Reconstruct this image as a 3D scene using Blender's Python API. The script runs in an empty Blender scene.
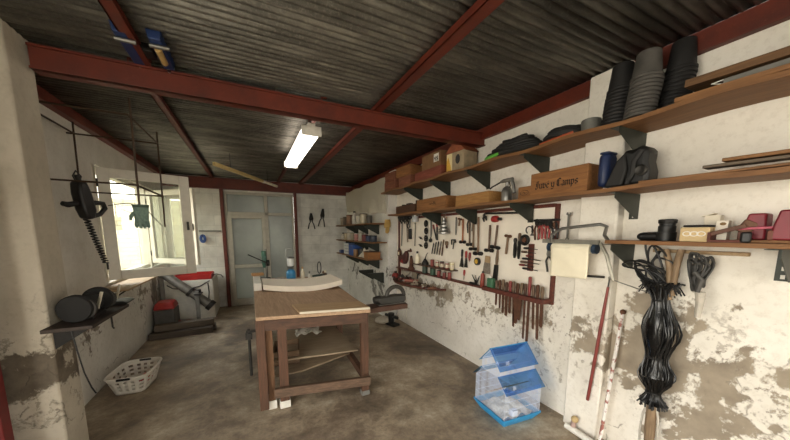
import bpy, bmesh, math, random
from mathutils import Vector, Matrix, Euler
random.seed(7)
S = bpy.context.scene
COL = S.collection
PI = math.pi
SKY = 6.0; EXPO = 0.72

# ------------------------------------------------------------------ materials
def lin(c):
    c /= 255.0
    return c / 12.92 if c <= 0.04045 else ((c + 0.055) / 1.055) ** 2.4
def rgb(h):
    h = h.lstrip('#')
    return tuple(lin(int(h[i:i + 2], 16)) for i in (0, 2, 4)) + (1.0,)

class NT:
    def __init__(s, name):
        s.m = bpy.data.materials.new(name); s.m.use_nodes = True
        s.t = s.m.node_tree; s.n = s.t.nodes
        s.b = s.n['Principled BSDF']; s.out = s.n['Material Output']
    def add(s, typ, **kw):
        nd = s.n.new(typ)
        for k, v in kw.items():
            setattr(nd, k, v)
        return nd
    def link(s, a, b): s.t.links.new(a, b)
    def pos(s): return s.add('ShaderNodeNewGeometry').outputs['Position']
    def obj(s): return s.add('ShaderNodeTexCoord').outputs['Object']
    def mapping(s, v, scale=(1, 1, 1)):
        m = s.add('ShaderNodeMapping'); m.inputs['Scale'].default_value = scale
        s.link(v, m.inputs['Vector']); return m.outputs[0]
    def noise(s, v, scale, detail=6, rough=0.6, dist=0):
        n = s.add('ShaderNodeTexNoise'); n.inputs['Scale'].default_value = scale
        n.inputs['Detail'].default_value = detail; n.inputs['Roughness'].default_value = rough
        n.inputs['Distortion'].default_value = dist
        s.link(v, n.inputs['Vector']); return n.outputs['Fac']
    def ramp(s, f, stops):
        r = s.add('ShaderNodeValToRGB')
        e = r.color_ramp.elements
        while len(e) < len(stops): e.new(0.5)
        for k, (p, c) in enumerate(stops):
            e[k].position = p
            e[k].color = rgb(c) if isinstance(c, str) else (c, c, c, 1)
        s.link(f, r.inputs[0]); return r.outputs[0]
    def math(s, op, a, b=None, clamp=False):
        m = s.add('ShaderNodeMath', operation=op); m.use_clamp = clamp
        for i, x in enumerate((a, b)):
            if x is None: continue
            if hasattr(x, 'links'): s.link(x, m.inputs[i])
            else: m.inputs[i].default_value = x
        return m.outputs[0]
    def mix(s, f, a, b, typ='MIX'):
        m = s.add('ShaderNodeMix', data_type='RGBA', blend_type=typ)
        for i, x in ((0, f), (6, a), (7, b)):
            if hasattr(x, 'links'): s.link(x, m.inputs[i])
            elif isinstance(x, str): m.inputs[i].default_value = rgb(x)
            else: m.inputs[i].default_value = x
        return m.outputs[2]
    def sep(s, v):
        x = s.add('ShaderNodeSeparateXYZ'); s.link(v, x.inputs[0]); return x.outputs
    def maprange(s, v, a, b, c, d):
        m = s.add('ShaderNodeMapRange'); s.link(v, m.inputs[0])
        for i, x in enumerate((a, b, c, d)): m.inputs[i + 1].default_value = x
        return m.outputs[0]
    def bump(s, h, strength=0.3, dist=0.01):
        b = s.add('ShaderNodeBump'); b.inputs['Strength'].default_value = strength
        b.inputs['Distance'].default_value = dist
        s.link(h, b.inputs['Height']); s.link(b.outputs[0], s.b.inputs['Normal'])
    def color(s, c): s.link(c, s.b.inputs['Base Color'])
    def rough(s, v):
        if hasattr(v, 'links'): s.link(v, s.b.inputs['Roughness'])
        else: s.b.inputs['Roughness'].default_value = v

MATS = {}
def mat(hexa, rough=0.6, metal=0.0, var=0.25, scale=14, bump=0.0):
    key = (hexa, rough, metal, var, scale, bump)
    if key in MATS: return MATS[key]
    t = NT('mat_' + hexa.strip('#'))
    f = t.noise(t.obj(), scale, 5)
    c = rgb(hexa)
    d = tuple(x * (1 - var) for x in c[:3]) + (1,)
    l = tuple(min(1, x * (1 + var * 0.6)) for x in c[:3]) + (1,)
    t.color(t.mix(t.maprange(f, 0.3, 0.7, 0, 1), d, l))
    t.rough(rough); t.b.inputs['Metallic'].default_value = metal
    if bump: t.bump(f, bump, 0.004)
    MATS[key] = t.m
    return t.m
def wood(hexa, dark=None, axis=0, rough=0.65, scale=5):
    key = ('wood', hexa, dark, axis, scale)
    if key in MATS: return MATS[key]
    t = NT('wood_' + hexa.strip('#'))
    sc = [9, 9, 9]; sc[axis] = 0.8
    v = t.mapping(t.obj(), tuple(x for x in sc))
    f = t.noise(v, scale, 7, 0.65, 0.6)
    g = t.noise(t.obj(), 3.0, 4)
    c = rgb(hexa); d = rgb(dark) if dark else tuple(x * 0.5 for x in c[:3]) + (1,)
    a = t.mix(t.maprange(f, 0.32, 0.68, 0, 1), d, c)
    a = t.mix(t.maprange(g, 0.35, 0.7, 0.0, 0.35), a, d)
    t.color(a); t.rough(rough); t.bump(f, 0.15, 0.003)
    MATS[key] = t.m
    return t.m

def plaster(name, paint, paint2, render, render2, amt_low, amt_high, z0, z1, speck=0.0, yr=None):
    t = NT(name); p = t.pos()
    n1 = t.noise(p, 1.7, 9, 0.62, 0.4); n2 = t.noise(p, 9.0, 7, 0.65)
    n = t.math('ADD', t.math('MULTIPLY', n1, 0.72), t.math('MULTIPLY', n2, 0.28))
    z = t.sep(p)[2]
    th = t.maprange(t.math('ABSOLUTE', t.math('SUBTRACT', z, z0)), 0.0, z1, amt_low, amt_high)
    if yr: th = t.math('ADD', th, t.maprange(t.sep(p)[1], 0.8, 1.7, yr[0], yr[1]))
    d = t.math('SUBTRACT', n, th)
    peel = t.maprange(d, -0.012, 0.012, 1, 0)          # 1 = bare render
    n3 = t.noise(p, 26, 6, 0.7)
    if speck:
        band = t.math('SUBTRACT', 1.0, t.math('MULTIPLY', t.math('ABSOLUTE', t.math('SUBTRACT', z, 0.72)), 2.2), True)
        sp = t.math('MULTIPLY', t.maprange(t.noise(p, 15, 8, 0.72), 0.56, 0.6, 0, 1), t.math('MULTIPLY', band, speck))
        peel = t.math('MAXIMUM', peel, sp)
    pc = t.mix(t.maprange(t.noise(p, 2.3, 6), 0.35, 0.7, 0, 1), paint, paint2)
    pc = t.mix(t.maprange(n3, 0.5, 0.8, 0, 0.35), pc, render)
    rc = t.mix(t.maprange(t.noise(p, 5, 6), 0.35, 0.65, 0, 1), render, render2)
    # hairline cracks
    w = t.add('ShaderNodeTexVoronoi', feature='DISTANCE_TO_EDGE'); w.inputs['Scale'].default_value = 1.1
    wv = t.add('ShaderNodeVectorMath', operation='ADD')
    nn = t.add('ShaderNodeTexNoise'); nn.inputs['Scale'].default_value = 2.5; nn.inputs['Detail'].default_value = 6
    t.link(p, nn.inputs['Vector']); sv = t.add('ShaderNodeVectorMath', operation='SCALE'); sv.inputs['Scale'].default_value = 0.9
    t.link(nn.outputs['Color'], sv.inputs[0]); t.link(p, wv.inputs[0]); t.link(sv.outputs[0], wv.inputs[1])
    t.link(wv.outputs[0], w.inputs['Vector'])
    cr = t.math('MULTIPLY', t.maprange(w.outputs['Distance'], 0.0, 0.012, 1, 0), t.maprange(z, 0.9, 1.3, 0.75, 0.0))
    cr = t.math('MULTIPLY', cr, t.maprange(n2, 0.48, 0.56, 0, 1))
    c = t.mix(peel, pc, rc)
    c = t.mix(cr, c, render2)
    t.color(c); t.rough(0.85)
    h = t.math('SUBTRACT', t.math('MULTIPLY', n3, 0.35), t.math('ADD', peel, cr))
    t.bump(h, 0.45, 0.006)
    return t.m

M_WALL_R = plaster('plaster_right', '#efeae0', '#dcd6ca', '#a79a87', '#857a6b', 0.55, 0.30, 0.74, 0.72, 1.0, (0.012, -0.055))
M_WALL_L = plaster('plaster_left', '#dedad1', '#c9c4b9', '#998d7d', '#6f655a', 0.46, 0.30, 0.7, 0.7, 0.4)
M_PILLAR = plaster('plaster_pillar', '#cbc3b3', '#aea594', '#857a6a', '#5a5146', 0.54, 0.22, 0.68, 0.6, 1.0)

def blockwork():
    t = NT('painted_blockwork'); p = t.pos(); s = t.sep(p)
    cv = t.add('ShaderNodeCombineXYZ'); t.link(s[0], cv.inputs[0]); t.link(s[2], cv.inputs[1])
    b = t.add('ShaderNodeTexBrick'); t.link(cv.outputs[0], b.inputs['Vector'])
    b.inputs['Scale'].default_value = 1.0; b.inputs['Brick Width'].default_value = 0.42; b.inputs['Row Height'].default_value = 0.21
    b.inputs['Mortar Size'].default_value = 0.006; b.inputs['Mortar Smooth'].default_value = 0.4
    b.inputs['Color1'].default_value = rgb('#e2e0d8'); b.inputs['Color2'].default_value = rgb('#d3d1ca'); b.inputs['Mortar'].default_value = rgb('#c9c7c0')
    n = t.noise(p, 3.2, 8, 0.65)
    c = t.mix(t.maprange(n, 0.42, 0.72, 0, 0.65), b.outputs['Color'], '#a3a098')
    t.color(c); t.rough(0.85)
    h = t.math('SUBTRACT', t.math('MULTIPLY', t.noise(p, 40, 5), 0.3), b.outputs['Fac'])
    t.bump(h, 0.35, 0.006)
    return t.m
M_BLOCK = blockwork()

def floor_mat():
    t = NT('worn_concrete'); p = t.pos()
    a = t.noise(p, 1.1, 9, 0.6, 0.5); b = t.noise(p, 5, 9, 0.7); c = t.noise(p, 34, 6, 0.75)
    m = t.math('ADD', t.math('MULTIPLY', a, 0.6), t.math('MULTIPLY', b, 0.4))
    col = t.ramp(m, [(0.36, '#5a4e40'), (0.46, '#837361'), (0.54, '#a8977f'), (0.64, '#cdc0aa')])
    col = t.mix(t.maprange(c, 0.45, 0.75, 0, 0.45), col, '#4c4238')
    col = t.mix(t.maprange(t.noise(p, 2.0, 8, 0.7, 1.0), 0.60, 0.72, 0, 0.6), col, '#c2b7a4')
    col = t.mix(t.maprange(t.noise(p, 1.5, 6, 0.6, 0.3), 0.60, 0.72, 0, 0.65), col, '#3c342c')
    t.color(col); t.rough(t.maprange(b, 0.3, 0.7, 0.42, 0.8)); t.bump(t.math('ADD', b, t.math('MULTIPLY', c, 0.5)), 0.35, 0.01)
    return t.m
M_FLOOR = floor_mat()

def sheet_mat():
    t = NT('sooty_corrugated_sheet'); p = t.pos()
    a = t.noise(t.mapping(p, (1.2, 5, 1)), 1.6, 8, 0.7); b = t.noise(p, 55, 5, 0.8); c = t.noise(t.mapping(p, (1, 10, 1)), 3, 6, 0.7)
    col = t.ramp(a, [(0.3, '#3a3834'), (0.5, '#605d56'), (0.7, '#8a867c')])
    col = t.mix(t.maprange(b, 0.5, 0.75, 0, 0.7), col, '#969186')
    col = t.mix(t.maprange(c, 0.60, 0.74, 0, 0.6), col, '#b0aa9d')
    t.color(col); t.rough(t.maprange(b, 0.3, 0.7, 0.3, 0.55)); t.b.inputs['Metallic'].default_value = 0.7
    t.bump(b, 0.5, 0.006)
    return t.m
M_SHEET = sheet_mat()

def red_steel():
    t = NT('oxide_red_steel'); p = t.pos()
    n = t.noise(p, 6, 7, 0.65); k = t.noise(p, 45, 5, 0.7)
    col = t.mix(t.maprange(n, 0.35, 0.7, 0, 1), '#662512', '#4b1a0d')
    col = t.mix(t.maprange(k, 0.6, 0.75, 0, 0.5), col, '#7c4330')
    t.color(col); t.rough(0.55); t.bump(n, 0.1, 0.003)
    return t.m
M_RED = red_steel()

def glass_mat(name, gloss=0.08, tint='#f4f6f4', haze=0.0):
    t = NT(name); t.n.remove(t.b)
    tr = t.add('ShaderNodeBsdfTransparent'); tr.inputs[0].default_value = rgb(tint)
    gl = t.add('ShaderNodeBsdfGlossy'); gl.inputs['Roughness'].default_value = 0.03
    mx = t.add('ShaderNodeMixShader'); mx.inputs[0].default_value = gloss
    t.link(tr.outputs[0], mx.inputs[1]); t.link(gl.outputs[0], mx.inputs[2])
    o = mx.outputs[0]
    if haze:
        df = t.add('ShaderNodeBsdfDiffuse'); df.inputs[0].default_value = rgb('#dcdcd4')
        m2 = t.add('ShaderNodeMixShader')
        f = t.maprange(t.noise(t.obj(), 3, 6), 0.35, 0.7, haze * 0.4, haze)
        t.link(f, m2.inputs[0]); t.link(o, m2.inputs[1]); t.link(df.outputs[0], m2.inputs[2]); o = m2.outputs[0]
    t.link(o, t.out.inputs['Surface'])
    return t.m
M_GLASS = glass_mat('dusty_window_glass', 0.06, '#f4f6f2', 0.10)
M_CLEAR = glass_mat('clear_plastic', 0.10, '#cfe0f2', 0.12)
def lamp_mat():
    t = NT('lit_diffuser'); t.b.inputs['Base Color'].default_value = rgb('#efece6'); t.b.inputs['Roughness'].default_value = .35
    t.b.inputs['Emission Color'].default_value = rgb('#fff3e4'); t.b.inputs['Emission Strength'].default_value = 4.0
    return t.m
def frosted():
    t = NT('frosted_glass'); t.n.remove(t.b)
    a = t.add('ShaderNodeBsdfTranslucent'); d = t.add('ShaderNodeBsdfDiffuse'); g = t.add('ShaderNodeBsdfGlossy')
    g.inputs['Roughness'].default_value = 0.35
    f = t.noise(t.pos(), 1.4, 6)
    c = t.mix(t.maprange(f, 0.35, 0.65, 0, 1), '#7c7e7a', '#94968f')
    t.link(c, a.inputs[0]); t.link(c, d.inputs[0])
    m1 = t.add('ShaderNodeMixShader'); m1.inputs[0].default_value = 0.5
    m2 = t.add('ShaderNodeMixShader'); m2.inputs[0].default_value = 0.06
    t.link(a.outputs[0], m1.inputs[1]); t.link(d.outputs[0], m1.inputs[2])
    t.link(m1.outputs[0], m2.inputs[1]); t.link(g.outputs[0], m2.inputs[2])
    t.link(m2.outputs[0], t.out.inputs['Surface'])
    return t.m
M_FROST = frosted()
def sheeting():
    t = NT('milky_plastic_sheeting'); t.n.remove(t.b)
    d = t.add('ShaderNodeBsdfDiffuse'); d.inputs[0].default_value = rgb('#e0d8c6')
    g = t.add('ShaderNodeBsdfGlossy'); g.inputs['Roughness'].default_value = 0.12
    tr = t.add('ShaderNodeBsdfTransparent')
    bp = t.add('ShaderNodeBump'); bp.inputs['Strength'].default_value = .8; bp.inputs['Distance'].default_value = .03
    t.link(t.noise(t.obj(), 7, 5, .6, 1.5), bp.inputs['Height']); t.link(bp.outputs[0], g.inputs['Normal']); t.link(bp.outputs[0], d.inputs['Normal'])
    a = t.add('ShaderNodeMixShader'); a.inputs[0].default_value = 0.22
    b = t.add('ShaderNodeMixShader'); b.inputs[0].default_value = 0.25
    t.link(d.outputs[0], a.inputs[1]); t.link(g.outputs[0], a.inputs[2])
    t.link(a.outputs[0], b.inputs[1]); t.link(tr.outputs[0], b.inputs[2])
    t.link(b.outputs[0], t.out.inputs['Surface'])
    return t.m
M_SHEETING = sheeting()

W_SHELF = wood('#8a6038', '#6a4626', 1)
W_CRATE = wood('#a5713f', '#7a4e28', 0)
W_CRATE2 = wood('#b98a52', '#8c6034', 0)
W_DARKRED = wood('#6b3324', '#452018', 0)
W_DARK = wood('#5a3a26', '#382317', 0)
W_BENCH = wood('#6d4a36', '#443023', 2)
W_BENCHX = wood('#624330', '#3f2b20', 0)
W_TOP = wood('#c2a283', '#9c7f63', 1)
W_PALE = wood('#b79d78', '#8f7552', 0)
W_HANDLE = wood('#93745a', '#66503c', 2)
W_HANDLE_D = wood('#735a47', '#4a382b', 2)
W_OLDHANDLE = wood('#7d6650', '#57442f', 2)
K_BRACKET = mat('#2f332c', 0.5, 0.3, 0.25)
K_BLACK = mat('#141414', 0.5, 0, 0.3)
K_RUBBER = mat('#1c1b1a', 0.7, 0, 0.3)
K_DULL = mat('#1a1918', 0.85, 0, 0.3)
K_POT = mat('#1d1c1c', 0.62, 0, 0.35)
K_POTDUST = mat('#4b4844', 0.75, 0, 0.35)
K_IRON = mat('#3b3936', 0.5, 0.7, 0.35)
K_IRON_D = mat('#262422', 0.55, 0.5, 0.35)
K_STEEL = mat('#8d8c88', 0.35, 0.85, 0.25)
K_RUST = mat('#5d3c2a', 0.75, 0.25, 0.4)
K_ROD = mat('#42301f', 0.7, 0.2, 0.3)
K_WHITE = mat('#e6e2d8', 0.5, 0, 0.1)
K_CREAM = mat('#efe6cd', 0.7, 0, 0.05)
K_REDP = mat('#9a2622', 0.4, 0, 0.2)
K_REDD = mat('#7e2a26', 0.5, 0, 0.25)
K_BLUE = mat('#2b4d8a', 0.5, 0, 0.25)
K_GREEN = mat('#3d6a4c', 0.5, 0, 0.25)
K_YELLOW = mat('#c9a33a', 0.5, 0, 0.2)
K_GREY = mat('#76746e', 0.6, 0, 0.25)
K_ALU = mat('#b3ada0', 0.5, 0.15, 0.15)
K_FRAMEW = mat('#dcd7c9', 0.45, 0, 0.08)
K_DRED = mat('#6e1f20', 0.55, 0, 0.2)

# ------------------------------------------------------------------ mesh builder
class MB:
    def __init__(s): s.v = []; s.f = []
    def _add(s, vs, fs):
        o = len(s.v); s.v += [tuple(x) for x in vs]; s.f += [tuple(i + o for i in f) for f in fs]
    def box(s, c, d, rot=None, taper=1.0):
        hx, hy, hz = d[0] / 2, d[1] / 2, d[2] / 2
        vs = [Vector((sx * hx * (taper if sz > 0 else 1), sy * hy * (taper if sz > 0 else 1), sz * hz)) for sx, sy, sz in
              ((-1, -1, -1), (1, -1, -1), (1, 1, -1), (-1, 1, -1), (-1, -1, 1), (1, -1, 1), (1, 1, 1), (-1, 1, 1))]
        if rot is not None:
            R = Euler(rot).to_matrix() if not isinstance(rot, Matrix) else rot
            vs = [R @ v for v in vs]
        c = Vector(c)
        s._add([v + c for v in vs], [(0, 3, 2, 1), (4, 5, 6, 7), (0, 1, 5, 4), (1, 2, 6, 5), (2, 3, 7, 6), (3, 0, 4, 7)])
        return s
    def span(s, a, b):
        return s.box([(a[i] + b[i]) / 2 for i in range(3)], [abs(b[i] - a[i]) for i in range(3)])
    def beam(s, p, q, w, h, up=(0, 0, 1)):
        p = Vector(p); q = Vector(q); d = (q - p); L = d.length; d.normalize()
        u = Vector(up)
        if abs(d.dot(u)) > 0.99: u = Vector((0, 1, 0))
        sx = d.cross(u).normalized(); uz = sx.cross(d).normalized()
        R = Matrix((d, -sx, uz)).transposed()
        return s.box((p + q) / 2, (L, w, h), R)
    def tube(s, pts, r, seg=8, closed=False, flat=1.0):
        pts = [Vector(p) for p in pts]; n = len(pts)
        rs = r if isinstance(r, (list, tuple)) else [r] * n
        vs = []; prev = None
        for i, p in enumerate(pts):
            if closed: d = pts[(i + 1) % n] - pts[i - 1]
            else: d = pts[min(i + 1, n - 1)] - pts[max(i - 1, 0)]
            if d.length < 1e-9: d = Vector((0, 0, 1))
            d.normalize()
            if prev is None:
                a = Vector((0, 0, 1)) if abs(d.z) < 0.9 else Vector((0, 1, 0))
                nx = d.cross(a).normalized()
            else:
                nx = (prev - d * prev.dot(d))
                nx = nx.normalized() if nx.length > 1e-6 else d.orthogonal().normalized()
            prev = nx; ny = d.cross(nx)
            for k in range(seg):
                t = 2 * PI * k / seg
                vs.append(p + (nx * math.cos(t) * flat + ny * math.sin(t)) * rs[i])
        fs = []
        for i in range(n if closed else n - 1):
            j = (i + 1) % n
            for k in range(seg):
                l = (k + 1) % seg
                fs.append((i * seg + k, i * seg + l, j * seg + l, j * seg + k))
        if not closed:
            fs.append(tuple(range(seg - 1, -1, -1))); fs.append(tuple((n - 1) * seg + k for k in range(seg)))
        s._add(vs, fs); return s
    def cyl(s, p, q, r, r2=None, seg=16):
        return s.tube([p, q], [r, r if r2 is None else r2], seg)
    def lathe(s, prof, c=(0, 0, 0), axis='Z', seg=20):
        vs = []; n = len(prof); c = Vector(c)
        for r, h in prof:
            for k in range(seg):
                t = 2 * PI * k / seg; a, b = r * math.cos(t), r * math.sin(t)
                vs.append(c + Vector({'Z': (a, b, h), 'Y': (a, h, b), 'X': (h, a, b)}[axis]))
        fs = [(i * seg + k, i * seg + (k + 1) % seg, (i + 1) * seg + (k + 1) % seg, (i + 1) * seg + k) for i in range(n - 1) for k in range(seg)]
        fs.append(tuple(range(seg - 1, -1, -1))); fs.append(tuple((n - 1) * seg + k for k in range(seg)))
        s._add(vs, fs); return s
    def prism(s, poly, t0, t1, axis='Y'):
        # poly in the plane across AXIS: Y -> (x,z), X -> (y,z), Z -> (x,y)
        n = len(poly)
        f = {'Y': lambda a, b, t: (a, t, b), 'X': lambda a, b, t: (t, a, b), 'Z': lambda a, b, t: (a, b, t)}[axis]
        vs = [f(a, b, t0) for a, b in poly] + [f(a, b, t1) for a, b in poly]
        fs = [tuple(range(n)), tuple(range(2 * n - 1, n - 1, -1))] + [(i, i + n, (i + 1) % n + n, (i + 1) % n) for i in range(n)]
        s._add(vs, fs); return s
    def torus(s, c, R, r, axis='Y', seg=24, rs=8, sx=1.0, sz=1.0):
        pts = []
        for k in range(seg):
            t = 2 * PI * k / seg; a, b = R * math.cos(t) * sx, R * math.sin(t) * sz
            pts.append(Vector(c) + Vector({'Y': (a, 0, b), 'X': (0, a, b), 'Z': (a, b, 0)}[axis]))
        return s.tube(pts, r, rs, True)
    def ball(s, c, rx, ry=None, rz=None, seg=14):
        ry = rx if ry is None else ry; rz = rx if rz is None else rz
        n = 8; vs = []; fs = []
        for i in range(n + 1):
            ph = -PI / 2 + PI * i / n; rr = max(math.cos(ph), 0.02)
            for k in range(seg):
                t = 2 * PI * k / seg
                vs.append((c[0] + rx * rr * math.cos(t), c[1] + ry * rr * math.sin(t), c[2] + rz * math.sin(ph)))
        fs = [(i * seg + k, i * seg + (k + 1) % seg, (i + 1) * seg + (k + 1) % seg, (i + 1) * seg + k) for i in range(n) for k in range(seg)]
        fs.append(tuple(range(seg - 1, -1, -1))); fs.append(tuple(n * seg + k for k in range(seg)))
        s._add(vs, fs); return s
    def grid(s, fn, nu, nv):
        vs = [fn(i / nu, j / nv) for i in range(nu + 1) for j in range(nv + 1)]
        fs = [(i * (nv + 1) + j, (i + 1) * (nv + 1) + j, (i + 1) * (nv + 1) + j + 1, i * (nv + 1) + j + 1) for i in range(nu) for j in range(nv)]
        s._add(vs, fs); return s
    def build(s, name, m, parent=None, loc=None, rot=None, bevel=0.0, smooth=35, solid=0.0, label=None):
        me = bpy.data.meshes.new(name); me.from_pydata(s.v, [], s.f)
        bm = bmesh.new(); bm.from_mesh(me); bmesh.ops.recalc_face_normals(bm, faces=bm.faces); bm.to_mesh(me); bm.free()
        me.materials.append(m)
        me.polygons.foreach_set('use_smooth', [True] * len(me.polygons))
        me.set_sharp_from_angle(angle=math.radians(smooth))
        o = bpy.data.objects.new(name, me); COL.objects.link(o)
        if parent is not None: o.parent = parent
        if loc is not None: o.location = loc
        if rot is not None: o.rotation_euler = rot
        if solid:
            md = o.modifiers.new('Solid', 'SOLIDIFY'); md.thickness = solid; md.offset = 0
        if bevel:
            md = o.modifiers.new('Bevel', 'BEVEL'); md.width = bevel; md.segments = 2; md.limit_method = 'ANGLE'; md.angle_limit = math.radians(40)
        if label: o['label'] = label
        return o

def tag(o, label, cat, group=None, kind=None):
    o['label'] = label; o['category'] = cat
    if group: o['group'] = group
    if kind: o['kind'] = kind
    return o
def thing(name, label, cat, loc=(0, 0, 0), rot=(0, 0, 0), group=None):
    o = bpy.data.objects.new(name, None); o.empty_display_size = 0.05; COL.objects.link(o)
    o.location = loc; o.rotation_euler = rot
    return tag(o, label, cat, group)
def struct(mb, name, m, **kw):
    o = mb.build(name, m, **kw); o['kind'] = 'structure'; return o
def copy_thing(root, loc, rot, label, group=None):
    r = root.copy(); COL.objects.link(r); r.location = loc; r.rotation_euler = rot; r['label'] = label
    if group: r['group'] = group
    for ch in list(root.children):
        c = ch.copy(); COL.objects.link(c); c.parent = r
        for g in list(ch.children):
            d = g.copy(); COL.objects.link(d); d.parent = c
    return r
RW = -PI / 2      # turn that makes local x run along the right-hand wall, -y face the room
LW = PI / 2
XB = 2.280        # face of the tool board

def arc(cx, cz, R, a0, a1, n, y=0, ex=1.0):
    return [(cx + ex * R * math.cos(a0 + (a1 - a0) * i / n), y, cz + R * math.sin(a0 + (a1 - a0) * i / n)) for i in range(n + 1)]

# ------------------------------------------------------------------ the setting
YB = 6.9; XL = -1.42; XR = 2.30; ZC = 2.645; YF = -1.6
f = MB(); f.span((-1.7, YF, -0.15), (2.75, YB + 0.2, 0.0)); struct(f, 'floor', M_FLOOR)
g = MB(); g.span((-9, -9, -0.3), (9, 16, -0.155)); struct(g, 'ground_outside', mat('#8f8a7e', 0.9, 0, 0.3, 3))

# left wall with a window opening y 4.14..5.85, z 1.0..2.24
wl = MB(); T = 0.25
wl.span((XL - T, 1.45, 0), (XL, 4.14, ZC)); wl.span((XL - T, YF, 0), (XL, -1.15, ZC)); wl.span((XL - T, -1.15, 2.4), (XL, 1.45, ZC)); wl.span((XL - T, 6.80, 0), (XL, YB, ZC))
wl.span((XL - T, 4.14, 0), (XL, 6.80, 1.0)); wl.span((XL - T, 4.14, 2.25), (XL, 6.80, ZC))
struct(wl, 'wall_left', M_WALL_L)
wr = MB(); wr.span((XR, YF, 0), (XR + 0.4, YB, ZC)); struct(wr, 'wall_right', M_WALL_R)
wr2 = MB(); wr2.span((2.13, 4.56, 0), (XR + .05, YB, 2.42)); struct(wr2, 'wall_right_far', plaster('plaster_far', '#e6e4de', '#cdcac2', '#8d8a82', '#6c6962', 0.43, 0.3, 0.6, 0.8, 0.6))
pr = MB(); pr.span((2.215, 1.11, 0), (2.34, 1.365, 2.63)); struct(pr, 'wall_right_pilaster', M_WALL_R, bevel=0.012)
pl = MB(); pl.span((-1.5, 2.36, 0), (-1.08, 2.60, ZC)); struct(pl, 'wall_left_pillar', M_PILLAR, bevel=0.012)
# back wall with door opening
wb = MB(); wb.span((XL - T, YB, 0), (-1.37, YB + 0.2, ZC)); wb.span((-1.0, YB, 0), (-0.40, YB + 0.2, ZC)); wb.span((-1.37, YB, 0), (-1.0, YB + 0.2, 1.02)); wb.span((-1.37, YB, 2.22), (-1.0, YB + 0.2, ZC)); wb.span((0.93, YB, 0), (2.7, YB + 0.2, ZC)); wb.span((-0.40, YB, 2.36), (0.93, YB + 0.2, ZC))
struct(wb, 'wall_back', M_BLOCK)
# front wall, behind the camera, with the wide entrance
wf = MB(); wf.span((XL - T, YF - 0.2, 0), (0.6, YF, ZC)); wf.span((1.7, YF - 0.2, 0), (2.7, YF, ZC)); wf.span((0.6, YF - 0.2, 2.3), (1.7, YF, ZC))
struct(wf, 'wall_front', M_WALL_R)
jb = MB(); jb.span((-1.42, 2.15, 0), (-1.212, 2.215, 2.35)); struct(jb, 'trim_1', K_DRED, bevel=0.004)

# corrugated roof: waves run along y, ridges along x
P = 0.052
def roof(u, v):
    y = YF - 0.2 + (YB + 0.5 - YF) * v
    return (-1.9 + 4.9 * u, y, ZC + 0.0105 * math.sin(2 * PI * y / P))
r = MB(); r.grid(roof, 1, int((YB + 0.5 - YF) / P * 8)); struct(r, 'ceiling', M_SHEET, solid=0.006, smooth=60)
# steel
def rhs(p, q, w, h, name):
    m = MB(); m.beam(p, q, w, h); o = struct(m, name, M_RED, bevel=0.004); return o
# front I-beam: web with two flanges
b = MB(); b.span((-1.05, 2.47, 2.46), (2.31, 2.57, 2.472)); b.span((-1.05, 2.47, 2.578), (2.31, 2.57, 2.59)); b.span((-1.05, 2.485, 2.46), (2.31, 2.505, 2.59))
struct(b, 'roof_beam', M_RED)
b = MB(); b.span((XL, YB - 0.10, 2.40), (2.29, YB, 2.412)); b.span((XL, YB - 0.10, 2.595), (2.29, YB, 2.607)); b.span((XL, YB - 0.085, 2.40), (2.29, YB - 0.065, 2.60))
struct(b, 'roof_beam', M_RED)
for x, y0, y1, w in ((1.06, YF, YB, 0.075), (-0.53, YF, 2.50, 0.06), (-0.60, 2.5, YB, 0.05), (0.60, 2.5, YB, 0.045)):
    b = MB(); b.span((x - w / 2, y0, 2.592), (x + w / 2, y1, 2.60)); b.span((x - w / 2, y0, 2.592), (x - w / 2 + 0.008, y1, 2.632)); b.span((x - w / 2, y0, 2.624), (x + w / 2, y1, 2.632))
    struct(b, 'roof_purlin', M_RED)
b = MB(); b.span((XR - 0.045, YF, 2.525), (XR, YB, 2.636)); struct(b, 'roof_purlin', M_RED, bevel=0.004)
b = MB(); b.span((XL, 2.6, 2.55), (XL + 0.07, YB, 2.636)); struct(b, 'roof_purlin', M_RED, bevel=0.004)
for x in (-0.47, 0.93):
    b = MB(); b.span((x - 0.032, YB - 0.075, 0), (x + 0.032, YB - 0.005, 2.40)); struct(b, 'trim_2' if x < 0 else 'trim_3', M_RED, bevel=0.004)

# outside: pale brick boundary wall beyond the window
def brick_out(ax='Y'):
    t = NT('pale_brick'); p = t.pos(); s = t.sep(p)
    cv = t.add('ShaderNodeCombineXYZ'); t.link(s[1 if ax == 'Y' else 0], cv.inputs[0]); t.link(s[2], cv.inputs[1])
    b = t.add('ShaderNodeTexBrick'); t.link(cv.outputs[0], b.inputs['Vector'])
    b.inputs['Scale'].default_value = 1.0; b.inputs['Brick Width'].default_value = 0.3; b.inputs['Row Height'].default_value = 0.10
    b.inputs['Mortar Size'].default_value = 0.008
    b.inputs['Color1'].default_value = rgb('#c4ba98'); b.inputs['Color2'].default_value = rgb('#a59d88'); b.inputs['Mortar'].default_value = rgb('#6f6a60')
    t.color(b.outputs['Color']); t.rough(0.9); return t.m
o = MB(); o.span((-3.6, 3.4, -0.15), (-3.35, 14, 2.35)); struct(o, 'wall_outside', brick_out())

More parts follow.
